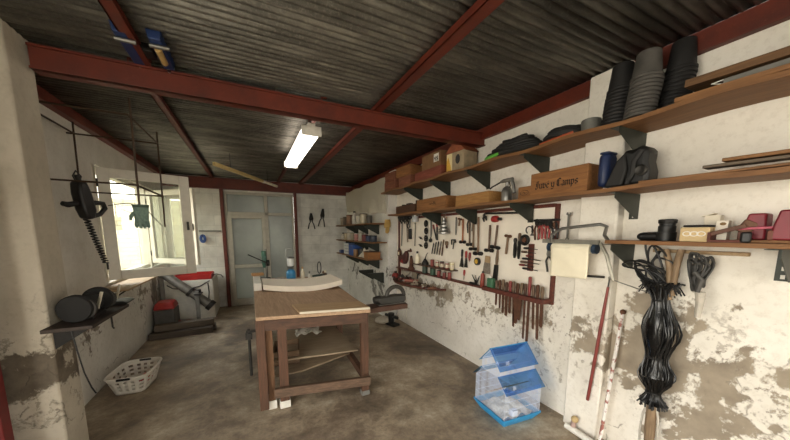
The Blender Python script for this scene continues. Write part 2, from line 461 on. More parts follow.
# ---- window: fixed frame and two casements swung into the room
win = bpy.data.objects.new('window_1', None); COL.objects.link(win); win['kind'] = 'structure'
m = MB()
for (a, b2) in (((XL - 0.12, 4.14, 1.0), (XL - 0.04, 4.19, 2.25)), ((XL - 0.12, 5.81, 1.0), (XL + 0.0, 5.88, 2.25)), ((XL - 0.12, 6.76, 1.0), (XL - 0.04, 6.80, 2.25)),
                ((XL - 0.12, 4.19, 1.0), (XL - 0.04, 6.76, 1.05)), ((XL - 0.12, 4.19, 2.20), (XL - 0.04, 6.76, 2.25))): m.span(a, b2)
m.span((XL - 0.20, 4.14, 1.0), (XL + 0.004, 4.215, 2.25))
m.build('frame', K_FRAMEW, win, bevel=0.004)
q = MB(); q.span((XL - .085, 5.87, 1.04), (XL - .079, 6.77, 2.21)); q.build('pane', M_GLASS, win)
def sash(hinge, ang, w, z0, z1, fw):
    e = bpy.data.objects.new('sash', None); COL.objects.link(e); e.parent = win
    e.location = hinge; e.rotation_euler = (0, 0, ang)
    k = MB(); d = 0.045
    k.span((0, -d / 2, z0), (fw, d / 2, z1)); k.span((w - fw, -d / 2, z0), (w, d / 2, z1))
    k.span((fw, -d / 2, z0), (w - fw, d / 2, z0 + fw)); k.span((fw, -d / 2, z1 - fw), (w - fw, d / 2, z1))
    k.build('sash_frame', K_FRAMEW, e, bevel=0.005)
    q = MB(); q.span((fw, -0.003, z0 + fw), (w - fw, 0.003, z1 - fw)); q.build('pane', M_GLASS, e)
    h = MB(); h.cyl((0.0, -0.03, z0 + 0.12), (0.0, -0.03, z0 + 0.2), 0.009); h.cyl((0.0, -0.03, z1 - 0.2), (0.0, -0.03, z1 - 0.12), 0.009)
    h.box((w - fw / 2, -0.035, (z0 + z1) / 2), (0.02, 0.03, 0.1)); h.build('hinges_and_latch', K_IRON, e)
    return e
sash((XL + 0.02, 4.17, 0), math.radians(90 - 70), 0.80, 1.03, 2.22, 0.10)
sash((XL + 0.02, 5.84, 0), math.radians(-43), 0.95, 1.06, 2.18, 0.08)
sl = MB(); sl.span((XL - 0.22, 4.14, 0.985), (XL + 0.02, 6.80, 1.005)); sl.build('window_sill', K_FRAMEW, win, bevel=0.004)

added_win = bpy.data.objects.new('added_window', None); COL.objects.link(added_win); added_win['kind'] = 'structure'  # unseen window added to brighten the panes behind the sash and the corner
m = MB(); m.span((-1.37, YB + .02, 1.02), (-1.33, YB + .09, 2.22)); m.span((-1.04, YB + .02, 1.02), (-1.0, YB + .09, 2.22)); m.span((-1.33, YB + .02, 1.02), (-1.04, YB + .09, 1.07)); m.span((-1.33, YB + .02, 2.17), (-1.04, YB + .09, 2.22))
m.build('frame', K_FRAMEW, added_win, bevel=.004)
q = MB(); q.span((-1.34, YB + .05, 1.06), (-1.03, YB + .056, 2.18)); q.build('pane', M_GLASS, added_win)
o = MB(); o.span((-3.3, YB + 1.9, -.15), (-.95, YB + 2.1, 2.3)); struct(o, 'wall_outside_back', brick_out('X'))

# ---- back door: aluminium frame with frosted panes
dr = bpy.data.objects.new('door_1', None); COL.objects.link(dr); dr['kind'] = 'structure'
y0, y1 = YB - 0.03, YB + 0.05
m = MB(); m.span((-0.435, y0, 0), (-0.385, y1, 2.36)); m.span((0.855, y0, 0), (0.895, y1, 2.36)); m.span((-0.385, y0, 2.31), (0.855, y1, 2.36))
m.span((-0.385, y0, 1.90), (0.855, y1, 1.96)); m.span((0.30, y0, 0), (0.37, y1, 2.31)); m.span((0.37, y0, 0), (0.86, y1, .06)); m.build('frame', K_ALU, dr, bevel=0.004)
lf = MB(); lf.span((-0.39, y0 - 0.01, 0.0), (-0.325, y1 - 0.01, 1.905)); lf.span((0.235, y0 - 0.01, 0.0), (0.305, y1 - 0.01, 1.905))
lf.span((-0.325, y0 - 0.01, 1.83), (0.235, y1 - 0.01, 1.905)); lf.span((-0.325, y0 - 0.01, 0.80), (0.235, y1 - 0.01, 0.87)); lf.span((-0.325, y0 - 0.01, 0.0), (0.235, y1 - 0.01, 0.14))
leaf = lf.build('door_leaf', K_ALU, dr, bevel=0.004)
h = MB(); h.box((0.265, y0 - 0.03, 1.0), (0.03, 0.04, 0.16)); h.cyl((0.265, y0 - 0.06, 1.0), (0.16, y0 - 0.06, 1.0), 0.008); h.build('door_handle', K_STEEL, leaf)
for a, b2 in (((-0.325, 0.87), (0.235, 1.83)), ((-0.325, 0.14), (0.235, 0.80)), ((0.37, 0.05), (0.855, 1.90)), ((-0.385, 1.96), (0.30, 2.31)), ((0.37, 1.96), (0.855, 2.31))):
    q = MB(); q.span((a[0], YB + 0.005, a[1]), (b2[0], YB + 0.013, b2[1])); q.build('pane', M_FROST, dr)
# trees/wall beyond the door read as the darker lower half of the panes: a garden wall close outside
q = MB(); q.span((-2.5, YB + 2.4, -0.15), (3.2, YB + 2.6, 1.35)); struct(q, 'wall_garden', mat('#7c786c', 0.9, 0, 0.3, 3))

# ---- tool board on the right wall (white panel with red battens)
bd = MB(); bd.span((XB, 1.60, 0.96), (XR - 0.002, 4.44, 1.78)); struct(bd, 'wall_right_panel', mat('#eee6d8', 0.7, 0, 0.07, 5))
def batten(a, b2, name): k = MB(); k.span(a, b2); return struct(k, name, W_DARKRED, bevel=0.003)
batten((XB - 0.02, 4.40, 0.80), (XR, 4.44, 1.78), 'trim_4'); batten((XB - 0.012, 1.57, 0.93), (XR, 1.60, 1.78), 'trim_5')
batten((XB - 0.02, 1.60, 1.755), (XR, 4.40, 1.785), 'trim_7')

# ------------------------------------------------------------------ shelves
def plank_shelf(name, label, x0, x1, ya, yb, z, th, amp, m, ph=0.0):
    k = MB(); n = 48; vs = []; fs = []
    for i in range(n + 1):
        y = ya + (yb - ya) * i / n; dz = amp * math.sin(y * 2 * PI / 0.7 + ph)
        for x, zz in ((x0, z), (x1, z), (x1, z + th), (x0, z + th)): vs.append((x, y, zz + dz * (1 if x == x0 else 0.6)))
    for i in range(n):
        for a in range(4): fs.append((i * 4 + a, i * 4 + (a + 1) % 4, i * 4 + 4 + (a + 1) % 4, i * 4 + 4 + a))
    fs += [(0, 1, 2, 3), (n * 4 + 3, n * 4 + 2, n * 4 + 1, n * 4)]
    k._add(vs, fs); return tag(k.build(name, m), label, 'shelf')
plank_shelf('wall_shelf', 'topmost long sagging brown wooden shelf on the right wall, carrying the pots and cable coils', 1.99, 2.298, 0.1, 4.545, 2.18, 0.024, 0.008, W_SHELF, 2.2)
plank_shelf('wall_shelf', 'middle long brown wooden shelf above the tool board, carrying the lettered wine crate', 2.0, 2.298, 0.1, 4.3, 1.80, 0.024, 0.005, W_SHELF, 1.0)
plank_shelf('wall_shelf', 'short thin wooden shelf at eye level carrying the red clamp blocks', 2.09, 2.298, 0.05, 1.105, 1.475, 0.022, 0.0, W_SHELF)

def bracket(y, z, xw, depth, height, label, group='dark green steel shelf brackets on the right wall'):
    t = thing('shelf_bracket', label, 'bracket', (xw, y, z), (0, 0, 0), group)
    k = MB(); w = 0.05
    k.prism([(0, 0), (-depth, 0), (-depth, -0.035), (-0.03, -height), (0, -height)], -0.002, 0.002)   # web across y
    k.build('web', K_BRACKET, t)
    k = MB(); k.span((-depth, -0.0, -0.003), (0, w, 0)); k.build('top_flange', K_BRACKET, t)
    # wall strip with slots
    k = MB(); hh = height
    n = 4; step = hh / n; 
    k.span((-0.004, 0, -hh), (0, w * 0.35, 0)); k.span((-0.004, w * 0.65, -hh), (0, w, 0))
    for i in range(n + 1):
        zc = -hh + i * step
        k.span((-0.004, w * 0.35, max(-hh, zc - step * 0.25)), (0, w * 0.65, min(0, zc + step * 0.25)))
    k.build('slotted_flange', K_BRACKET, t)
    return t
NM = ['beside the pilaster, under the plant pots', 'below the cable coil', 'between the coil and the bag', 'under the cardboard boxes', 'near the dark crates']
for y, w in zip((1.03, 1.70, 2.38, 3.06, 3.72), NM):
    bracket(y, 2.172, XR, 0.31, 0.17, 'dark green triangular bracket under the top shelf, ' + w)
NM = ['right of the paper roll', 'above the red handled pliers', 'above the hanging mallets', 'above the small files']
for y, w in zip((1.03, 1.80, 2.52, 3.2), NM):
    bracket(y, 1.794, XR if y < 1.5 else XR - 0.04, 0.29, 0.16, 'dark green triangular bracket under the middle shelf, ' + w)
bracket(1.03, 1.473, XR, 0.28, 0.16, 'dark green triangular bracket under the eye level shelf, beside the paper roll')
bracket(0.385, 1.473, XR, 0.22, 0.16, 'dark bracket under the eye level shelf, beneath the red clamp blocks')

# far shelves
for z, x0, ya, yb, lab in ((1.68, 1.83, 4.62, 6.85, 'upper far shelf with jars and tins, in the back corner'), (1.355, 1.83, 4.6, 6.85, 'middle far shelf with cans, in the back corner'),
                       (1.045, 1.83, 4.8, 6.85, 'lowest far shelf with the drawer unit, in the back corner')):
    k = MB(); k.span((x0, ya, z), (2.128, yb, z + 0.022)); tag(k.build('wall_shelf', W_SHELF, bevel=0.003), lab, 'shelf')
    for j, y in enumerate((4.95, 5.5, 6.1)):
        bracket(y, z - 0.002, 2.13, 0.29, 0.17, 'dark green bracket under the ' + lab.split(' with')[0] + ', ' + ('nearest the room end', 'middle of three', 'deepest in the corner')[j], 'dark green brackets under the far shelves')
for j, (y, zz) in enumerate(((4.75, 0.82), (5.25, 0.82))):
    bracket(y, zz, 2.13, 0.30, 0.19, ('dark green bracket carrying no shelf, low on the far wall, nearer one', 'dark green bracket carrying no shelf, low on the far wall, deeper one')[j], 'empty low brackets')

# ------------------------------------------------------------------ workbench
def bench():
    t = thing('workbench', 'old brown wooden workbench with worn top in the middle of the workshop', 'workbench')
    FL, FR, BL, BR = Vector((0.0, 2.55, 0)), Vector((0.93, 2.37, 0)), Vector((0.0, 4.75, 0)), Vector((1.02, 4.55, 0))
    zt = 0.86
    k = MB(); k._add([(p.x, p.y, z) for z in (zt - 0.03, zt) for p in (FL, FR, BR, BL)], [(0, 3, 2, 1), (4, 5, 6, 7), (0, 1, 5, 4), (1, 2, 6, 5), (2, 3, 7, 6), (3, 0, 4, 7)])
    k.build('top', W_TOP, t, bevel=0.004)
    def at(u, v, z): p = FL.lerp(FR, u).lerp(BL.lerp(BR, u), v); return Vector((p.x, p.y, z))
    # loose lighter cover board at the front right corner
    k = MB(); q = [at(.36, .005, 0), at(1.0, .005, 0), at(.98, .12, 0), at(.33, .14, 0)]
    k._add([(p.x, p.y, z) for z in (zt + 0.001, zt + 0.02) for p in q], [(0, 3, 2, 1), (4, 5, 6, 7), (0, 1, 5, 4), (1, 2, 6, 5), (2, 3, 7, 6), (3, 0, 4, 7)])
    k.build('cover_board', wood('#c6a67f', '#a98a65', 0), t, bevel=0.002, label='lighter chipboard cover piece')
    k = MB(); k.beam(at(.362, .003, zt + .0105), at(.998, .003, zt + .0105), .006, .019); k.build('board_edge', mat('#cfc5b0', .7, 0, .1), t, label='pale chipped front edge')
    # aprons
    k = MB(); k.beam(at(0.02, .02, 0.775), at(0.98, .02, 0.775), 0.03, 0.09); k.build('apron', W_BENCHX, t, bevel=0.003)
    k = MB(); k.beam(at(0.03, .03, 0.775), at(0.03, .97, 0.775), 0.03, 0.09); k.build('apron', W_BENCH, t, bevel=0.003)
    k = MB(); k.beam(at(0.97, .03, 0.775), at(0.97, .97, 0.775), 0.03, 0.09); k.build('apron', W_BENCH, t, bevel=0.003)
    def leg(u, v, w, d, z0, z1, m=W_BENCH, dx=0, dy=0):
        p = at(u, v, 0); k = MB(); k.span((p.x - w / 2 + dx, p.y - d / 2 + dy, z0), (p.x + w / 2 + dx, p.y + d / 2 + dy, z1)); return k.build('leg', m, t, bevel=0.004)
    leg(0.03, .03, 0.07, 0.03, 0.03, 0.83, W_BENCH, -0.0, -0.03)
    a = leg(0.10, .05, 0.055, 0.05, 0.06, 0.83, wood('#8c6647', '#5c3f2a', 2))
    k = MB(); p = at(0.10, .05, 0); k.span((p.x - 0.035, p.y - 0.035, 0), (p.x + 0.035, p.y + 0.035, 0.075)); k.build('foot', K_WHITE, a, bevel=0.004, label='white painted foot')
    b = leg(0.21, .045, 0.075, 0.06, 0.05, 0.80)
    k = MB(); p = at(0.21, .045, 0); k.span((p.x - 0.045, p.y - 0.035, 0), (p.x + 0.045, p.y + 0.035, 0.065)); k.build('foot', K_WHITE, b, bevel=0.004, label='white painted foot')
    c = leg(0.97, .05, 0.07, 0.06, 0.04, 0.80)
    k = MB(); p = at(0.97, .05, 0); k.span((p.x - 0.04, p.y - 0.035, 0), (p.x + 0.04, p.y + 0.035, 0.045)); k.build('foot', K_GREY, c, bevel=0.004)
    for v in (.5, .97):
        leg(0.05, v, 0.07, 0.07, 0, 0.80); leg(0.96, v, 0.07, 0.07, 0, 0.80)
    k = MB(); k.beam(at(0.12, .015, 0.17), at(1.0, .015, 0.17), 0.04, 0.08); k.build('stretcher', wood('#755c48', '#4f3d30', 0), t, bevel=0.004)
    k = MB(); k.beam(at(0.97, .03, 0.18), at(0.97, .97, 0.18), 0.05, 0.07); k.build('stretcher', W_BENCH, t, bevel=0.004)
    k = MB(); k.beam(at(0.05, .03, 0.18), at(0.05, .97, 0.18), 0.05, 0.07); k.build('stretcher', W_BENCH, t, bevel=0.004)
    # side support for the power tool
    k = MB(); p0 = at(0.93, .10, 0.80); k.beam(p0, (1.40, 2.62, 0.80), 0.17, 0.05); k.build('side_arm', W_BENCHX, t, bevel=0.004)
    k = MB(); k.cyl((-0.06, 2.72, 0.30), (-0.06, 2.72, 0.72), 0.012); k.box((-0.06, 2.72, 0.66), (0.05, 0.05, 0.05)); k.box((-0.03, 2.72, 0.70), (0.1, 0.02, 0.02)); k.build('side_screw', K_IRON, t)
    return at
at = bench()
# boards lying below on the stretchers
def slab(name, label, cat, pts, th, m, group=None):
    k = MB(); n = len(pts)
    c = sum((Vector(p) for p in pts), Vector()) / n
    nrm = (Vector(pts[1]) - Vector(pts[0])).cross(Vector(pts[2]) - Vector(pts[0])).normalized()
    if nrm.z < 0: nrm = -nrm
    lo = [Vector(p) - c for p in pts]; hi = [p + nrm * th for p in lo]
    k._add(lo + hi, [tuple(range(n - 1, -1, -1)), tuple(range(n, 2 * n))] + [(i, (i + 1) % n, (i + 1) % n + n, i + n) for i in range(n)])
    return tag(k.build(name, m, loc=c, bevel=0.002), label, cat, group)
slab('plywood_board', 'large grey brown board lying tilted on the lower rails under the workbench', 'board', [(0.109, 2.700, 0.387), (0.917, 2.700, 0.346), (0.878, 3.550, 0.363), (0.360, 3.550, 0.377)], 0.015, wood('#a8977f', '#8a7962', 0))
slab('plywood_board', 'second loose board sloping down to the floor under the workbench', 'board', [(0.103, 2.740, 0.226), (0.368, 2.740, 0.225), (0.909, 2.950, 0.218), (0.244, 3.000, 0.285)], 0.015, wood('#9a866e', '#7a6853', 0))
t = thing('wooden_crate', 'small open wooden box under the workbench on the grey board', 'crate', (0.256, 2.920, 0.315), (0, 0, -0.15))
k = MB(); k.span((-0.12, -0.16, 0), (0.12, 0.16, 0.012)); k.build('base', W_DARK, t)
for a, b2 in (((-0.12, -0.16, 0), (0.12, -0.148, 0.13)), ((-0.12, 0.148, 0), (0.12, 0.16, 0.13)), ((-0.12, -0.148, 0), (-0.108, 0.148, 0.13)), ((0.108, -0.148, 0), (0.12, 0.148, 0.13))):
    k = MB(); k.span(a, b2); k.build('side_panel', wood('#80664a', '#5b4632', 0), t, bevel=0.002)
k = MB()
def crumple(u, v):
    return (0.26 * (u - .5) + 0.01 * math.sin(9 * v), 0.2 * (v - .5) + 0.02 * math.sin(7 * u), 0.02 * math.sin(14 * u + 5 * v) * math.cos(11 * v) + 0.03 * math.sin(3 * u) + 0.02)
k.grid(crumple, 16, 12); p = (0.514, 3.220, 0.422)
tag(k.build('paper_sheet', mat('#cfcac0', 0.4, 0, 0.2), loc=p, solid=0.003), 'crumpled pale paper lying on the grey board under the workbench', 'paper')

# warped white panel on the far half of the bench
k = MB(); nu = 24; vs = []; fs = []
for i in range(nu + 1):
    u = i / nu; e = 2 * u - 1; dz = 0.025 * e * e + (.02 if e > 0 else 0) * e * e
    x = 0.10 + 0.885 * u; yf = 3.62 - 0.16 * u - 0.10 * (1 - e * e); yb = 4.22 - 0.16 * u
    for (y, z) in ((yf, 0), (yb, 0.0), (yb, 0.05), (yf, 0.06)): vs.append((x, y, 0.863 + dz + z))
for i in range(nu):
    for a in range(4): fs.append((i * 4 + a, i * 4 + (a + 1) % 4, i * 4 + 4 + (a + 1) % 4, i * 4 + 4 + a))
fs += [(0, 1, 2, 3), (nu * 4 + 3, nu * 4 + 2, nu * 4 + 1, nu * 4)]
k._add(vs, fs); tag(k.build('warped_panel', mat('#f4ead8', 0.55, 0, 0.05)), 'thick cream white panel with curled up ends lying across the workbench', 'panel')
k = MB(); k.box((0, 0, 0.045), (0.085, 0.72, 0.09)); tag(k.build('white_box', K_WHITE, loc=(0.045, 4.08, 0.862), bevel=0.006), 'long white box along the left edge of the workbench beside the curled panel', 'box')
k = MB(); k.box((0, 0, 0.02), (0.15, 0.09, 0.035), (0, 0, 0.1)); tag(k.build('wood_offcut', wood('#c49a6a', '#96693c', 0), loc=(0.06, 4.37, 0.955), bevel=0.006), 'pale wood offcut lying across the end of the long white box', 'offcut')

# power tool on the side arm
t = thing('power_planer', 'dark grey power tool with a looped handle on the arm beside the workbench', 'power tool', (1.25, 2.615, 0.831), (0, 0, 0.02))
k = MB(); k.prism([(-.15, .02), (-.13, .0), (.13, .0), (.16, .03), (.15, .075), (.05, .085), (-.10, .075), (-.16, .06)], -0.045, 0.045); k.build('body', mat('#36342f', .55), t, bevel=0.012)
k = MB(); k.cyl((-0.19, 0, 0.045), (-0.12, 0, 0.05), 0.035, 0.042); k.build('motor_end', K_IRON, t, bevel=0.004)
k = MB(); k.tube(arc(0.05, 0.065, 0.10, 0.0, PI, 14), 0.021, 10); k.build('loop_handle', mat('#37342e', 0.55), t)
k = MB(); k.box((0, 0, -0.002), (0.30, 0.085, 0.008)); k.build('sole_plate', K_STEEL, t)
k = MB(); k.tube([(0.13, 0.03, 0.05), (0.2, 0.05, 0.03), (0.22, 0.06, -0.1), (0.21, 0.05, -0.22)], 0.004, 6); k.build('cord', mat('#b5ab98', .6), t)
# things on the floor right of the bench
t = thing('bench_vise', 'dark iron screw vise lying on the floor beyond the bench arm', 'vise', (2.048, 4.245, -0.000), (0, 0, -1.3))
k = MB(); k.span((-.12, -.07, 0), (.12, .07, .04)); k.build('base', K_IRON_D, t, bevel=0.01)
k = MB(); k.cyl((-.02, 0, .04), (-.02, 0, .2), .045, .055); k.build('body', K_IRON_D, t)
k = MB(); k.cyl((-.16, 0, .15), (.14, 0, .15), .025); k.build('screw', K_IRON, t)
t = thing('bundled_sack', 'pale grey sack slumped on the floor right of the workbench', 'sack', (1.972, 4.404, 0.000))
k = MB(); k.ball((0, 0, 0.06), 0.17, 0.13, 0.065); k.ball((0.1, -0.03, 0.05), 0.1, 0.09, 0.05); k.build('body', mat('#b5aa98', 0.8, 0, 0.2), t)
k = MB(); k.tube([(0.16, -0.02, 0.08), (0.21, -0.03, 0.1), (0.24, -0.05, 0.08)], [0.03, 0.018, 0.035], 10); k.build('tied_neck', mat('#a89c88', 0.8), t)

# things standing at the far end of the bench
def bottle(name, label, cat, loc, r, h, m, capm, neck=0.35, group=None, caph=0.03, band=None):
    t = thing(name, label, cat, loc, (0, 0, random.random()), group)
    k = MB(); k.lathe([(r * .92, 0), (r, .006), (r, h * .68), (r * neck * 1.1, h * .9), (r * neck, h)], seg=16); k.build('body', m, t)
    k = MB(); k.cyl((0, 0, h), (0, 0, h + caph), r * neck * 1.25, seg=14); k.build('cap', capm, t)
    if band: k = MB(); k.lathe([(r * 1.01, h * .15), (r * 1.012, h * .16), (r * 1.012, h * .55), (r * 1.01, h * .56)], seg=16); k.build('paper_label', band, t)
    return t
def can(name, label, cat, loc, r, h, m, lidm=None, band=None, group=None):
    t = thing(name, label, cat, loc, (0, 0, random.random()), group)
    k = MB(); k.lathe([(r * .97, 0), (r, .004), (r, h - .004), (r * .97, h)], seg=18); k.build('body', m, t)
    k = MB(); k.lathe([(r * .96, h), (r * 1.04, h + .002), (r * 1.04, h + .01), (r * .9, h + .012)], seg=18); k.build('lid', lidm or K_STEEL, t)
    if band: k = MB(); k.lathe([(r * 1.005, h * .2), (r * 1.012, h * .21), (r * 1.012, h * .75), (r * 1.005, h * .76)], seg=18); k.build('paper_label', band, t)
    return t
zt = 0.862
t = thing('gas_lantern', 'blue camping gas lamp with white globe and wire bail at the bench end', 'lantern', (0.50, 4.42, zt))
k = MB(); k.lathe([(.06, 0), (.065, .01), (.066, .10), (.055, .13), (.03, .15)]); k.build('gas_cartridge', mat('#3f8fc4', 0.35), t)
k = MB(); k.lathe([(.025, .15), (.03, .17), (.05, .19), (.052, .20)]); k.build('burner', K_STEEL, t)
k = MB(); k.lathe([(.042, .20), (.048, .23), (.048, .29), (.042, .31)]); k.build('globe', mat('#dfe3e2', 0.3, 0, 0.03), t)
k = MB(); k.lathe([(.056, .31), (.05, .325), (.02, .335)]); k.build('hood', K_STEEL, t)
k = MB(); k.tube([(-.055, 0, .31), (-.06, 0, .42), (-.05, 0, .45), (.05, 0, .45), (.06, 0, .42), (.055, 0, .31)], .004, 6); k.build('bail', K_STEEL, t)
t = thing('drill_stand', 'green drill stand with a long dark feed lever before the back door', 'drill stand', (0.155, 4.57, zt))
k = MB(); k.box((0, 0, .01), (.16, .22, .02)); k.build('base', K_IRON, t, bevel=.004)
k = MB(); k.cyl((.03, .05, .02), (.03, .05, .44), .016); k.build('column', K_STEEL, t)
k = MB(); k.box((0, .0, .30), (.06, .12, .10)); k.cyl((0, -.03, .18), (0, -.03, .26), .02, .028); k.cyl((0, -.03, .26), (0, -.03, .42), .032); k.build('head', mat('#2f6152', 0.4), t, bevel=.006)
k = MB(); k.tube([(0.05, -.08, .25), (0, -.08, .27), (-.11, -.10, .33), (-.20, -.11, .38)], [.012, .008, .007, .008], 8); k.build('feed_lever', K_IRON_D, t)
k = MB(); k.lathe([(.04, -.02), (.045, 0), (.04, .02)], (.05, -.07, .25), 'X'); k.build('hub', K_IRON_D, t)
bottle('spray_bottle', 'slim white bottle with a beige cap right of the gas lamp', 'bottle', (0.66, 4.40, zt), .028, .15, K_CREAM, mat('#b89a6a'), .4)
bottle('glue_bottle', 'small pale bottle beside the dark green planer at the bench end', 'bottle', (0.74, 4.30, zt), .022, .09, K_WHITE, K_GREY, .4)
t = thing('hand_plane', 'dark green hand plane with an upright loop handle on the bench end', 'plane', (0.88, 4.28, zt), (0, 0, 0.5))
k = MB(); k.box((0, 0, .035), (.22, .07, .07)); k.build('body', mat('#26382f', 0.5), t, bevel=.008)
k = MB(); k.torus((0, 0, .17), .045, .007, 'Y', 18, 6, .75, 1.9); k.build('loop', K_BLACK, t)
k = MB(); k.ball((.08, 0, .09), .022); k.build('knob', W_HANDLE, t)
bottle('glue_bottle', 'small brown glass bottle with cream cap at the right end of the bench row', 'bottle', (0.97, 4.30, zt), .025, .09, mat('#5c4430', .3), K_CREAM, .5)
can('small_tin', 'low pale tin between the green plane and the brown bottle', 'tin', (1.0, 4.44, zt), .03, .05, mat('#b7b2a4', .4, .4), K_GREY)
k = MB(); k.ball((0, 0, .028), .07, .05, .028); k.ball((.04, .02, .03), .04, .04, .03); tag(k.build('cleaning_rag', mat('#a79d92', .9, 0, .3, 40), loc=(0.33, 4.33, zt)), 'crumpled grey rag left of the blue gas lamp', 'rag')

# ------------------------------------------------------------------ lamp fittings
t = thing('fluorescent_fitting', 'white fluorescent batten lamp hanging under the roof above the workbench', 'lamp', (0.555, 3.58, 2.455))
k = MB(); k.span((-.035, -.76, .035), (.035, .76, .075)); k.build('spine', K_WHITE, t, bevel=.005)
k = MB(); k.prism([(-.075, .04), (-.085, .0), (-.06, -.03), (.06, -.03), (.085, .0), (.075, .04)], -.75, .75); k.build('diffuser', lamp_mat(), t, bevel=.004)
for s in (-1, 1): k = MB(); k.span((-.088, s * .75 - .012, -.034), (.088, s * .75 + .012, .05)); k.build('end_cap', mat('#d8d3c8', .4), t, bevel=.004)
k = MB(); k.cyl((0, -.5, .07), (0, -.5, .14), .006); k.cyl((0, .5, .07), (0, .5, .14), .006); k.build('hanger', K_STEEL, t)
p, q = Vector((-0.365, 4.50, 2.42)), Vector((0.50, 6.0, 2.40))
t = thing('bare_tube_fitting', 'old yellowed tube lamp batten slung askew under the roof', 'lamp', (0, 0, 0))
k = MB(); k.beam(p, p.lerp(q, .72), .04, .045); k.build('batten', mat('#c9b27a', .5, 0, .12), t, bevel=.003)
k = MB(); k.tube([p.lerp(q, .70), q], .022, 12); k.build('tube', mat('#ece4cd', .35), t)
k = MB(); k.cyl(p.lerp(q, .70), p.lerp(q, .73), .028); k.build('socket', K_WHITE, t)
k = MB(); k.tube([p.lerp(q, .2), p.lerp(q, .2) + Vector((0, 0, .25))], .004, 6); k.tube([p.lerp(q, .8), p.lerp(q, .8) + Vector((0, 0, .27))], .004, 6); k.build('hanger', K_IRON, t)

# sash clamps laid on the front beam
for j, (x, y, L, lab) in enumerate(((-0.56, 2.50, 1.35, 'blue headed bar clamp on the roof beam, left one by the purlin end'), (-0.41, 2.49, 1.2, 'blue headed bar clamp on the roof beam, right one with a yellow handle'))):
    t = thing('bar_clamp', lab, 'clamp', (x, y, 2.61), (0, 0, 0), 'blue bar clamps on the roof beam')
    k = MB(); k.span((-.35 if j == 0 else -.05, .0 + j * .03, -.018), (L, .01 + j * .03, .004)); k.build('bar', mat('#5a5853', .35, .8), t)
    k = MB(); k.prism([(-.025, -.02), (.03, -.02), (.035, .03), (.03, .05), (-.03, .05), (-.035, .03)], -.36, -.02); k.build('jaw', mat('#1a3160', .5), t, bevel=.006)
    k = MB(); k.cyl((0, -.02, -.02), (0, .04, -.02), .014); k.build('screw', K_STEEL, t)
    k = MB(); k.cyl((-.03, -.31, -.03), (.06, -.31, -.03), .012); k.build('tommy_bar', K_STEEL, t)
    if j: k = MB(); k.cyl((.0, -.28, -.027), (.0, -.12, -.027), .017); k.build('handle', mat('#c8a56a', .5), t, label='pale wooden handle')
    else: k = MB(); k.box((.08, -.16, .01), (.06, .1, .05)); k.build('pad', K_IRON_D, t, bevel=.006)
k = MB(); k.box((0, 0, .01), (.42, .06, .02)); tag(k.build('flat_bar', K_IRON_D, loc=(0.02, 2.515, 2.591), rot=(0, 0, -.04)), 'flat dark strip lying along the roof beam right of the clamps', 'metal strip')

# ------------------------------------------------------------------ left side
t = thing('hanging_rack', 'rusty thin rod rack hanging from the left wall by the pillar', 'rack')
XA, XC, YA, YC = -1.37, -0.77, 2.95, 3.75
k = MB(); R_ = 0.0075
for z in (2.43, 1.92):
    for yy in (YA, YC): k = MB(); k.tube([(-1.42, yy, z), (XC, yy, z - .01)], R_, 6); k.build('cross_rod', K_ROD, t)
for pq in (((XC, YA, 2.42), (XC, YC, 2.42)), ((XC, YA, 1.91), (XC, YC, 1.91)), ((-1.42, YA - .15, 2.47), (XA, YC, 2.43))):
    k = MB(); k.tube(pq, R_, 6); k.build('side_rod', K_ROD, t)
for x, y, a, b2 in ((XA, YC, 2.53, 1.97), (XC + .02, YA, 2.54, 1.74), (XC, YC, 2.53, 1.60)):
    k = MB(); k.tube([(x, y, a), (x - .01, y, b2)], R_, 6); k.build('upright_rod', K_ROD, t)
k = MB(); k.tube([(-1.2, 3.75, 1.80), (-1.05, 3.75, 1.83), (-.92, 3.75, 1.78), (-.80, 3.75, 1.61)], .004, 6); k.build('bent_wire', K_IRON, t)
t = thing('work_glove', 'green knitted work glove hanging on a rod of the rack', 'glove', (-0.755, 2.955, 1.76))
k = MB(); 
def glv(u, v):
    a = 2 * PI * u; w = 0.05 * (1 - .15 * v); return (w * math.cos(a), .018 * math.sin(a), -.02 - .11 * v)
k.grid(glv, 16, 6)
for j in range(4): k.tube([(-.034 + .022 * j, 0, -.125), (-.036 + .024 * j, 0, -.165), (-.034 + .024 * j, .004, -.185 + .006 * abs(j - 1.5))], [.014, .012, .008], 8)
k.build('palm', mat('#6f8579', .9, 0, .35, 60), t)
k = MB(); k.tube([(-.04, 0, -.06), (-.065, 0, -.09), (-.07, 0, -.12)], [.016, .013, .008], 8); k.build('thumb', mat('#6f8579', .9, 0, .35, 60), t)
k = MB(); k.lathe([(.05, -.02), (.052, 0), (.05, .0), (.046, -.02)]); k.build('cuff', mat('#4e5f56', .9), t)
t = thing('power_drill', 'black corded power drill hung under the rod rack', 'drill', (-1.200, 3.293, 1.785), (0, -.12, math.radians(62)))
k = MB(); k.prism([(-.035, .17), (.03, .17), (.05, .08), (.055, -.06), (.03, -.13), (-.03, -.13), (-.05, -.05), (-.05, .08)], -.045, .045); k.build('motor_body', K_BLACK, t, bevel=.02)
k = MB(); k.cyl((0, 0, .16), (0, 0, .22), .022, .016); k.build('chuck', K_IRON_D, t)
k = MB(); k.tube([(.04, 0, -.02), (.09, 0, .0), (.15, 0, -.01), (.16, 0, -.05), (.10, 0, -.10), (.03, 0, -.11)], [.018, .02, .02, .018, .018, .02], 10); k.build('loop_handle', K_BLACK, t)
k = MB(); k.tube([(-.04, 0, .0), (-.12, 0, -.01), (-.155, 0, .0)], [.018, .022, .018], 10); k.build('side_handle', K_RUBBER, t)
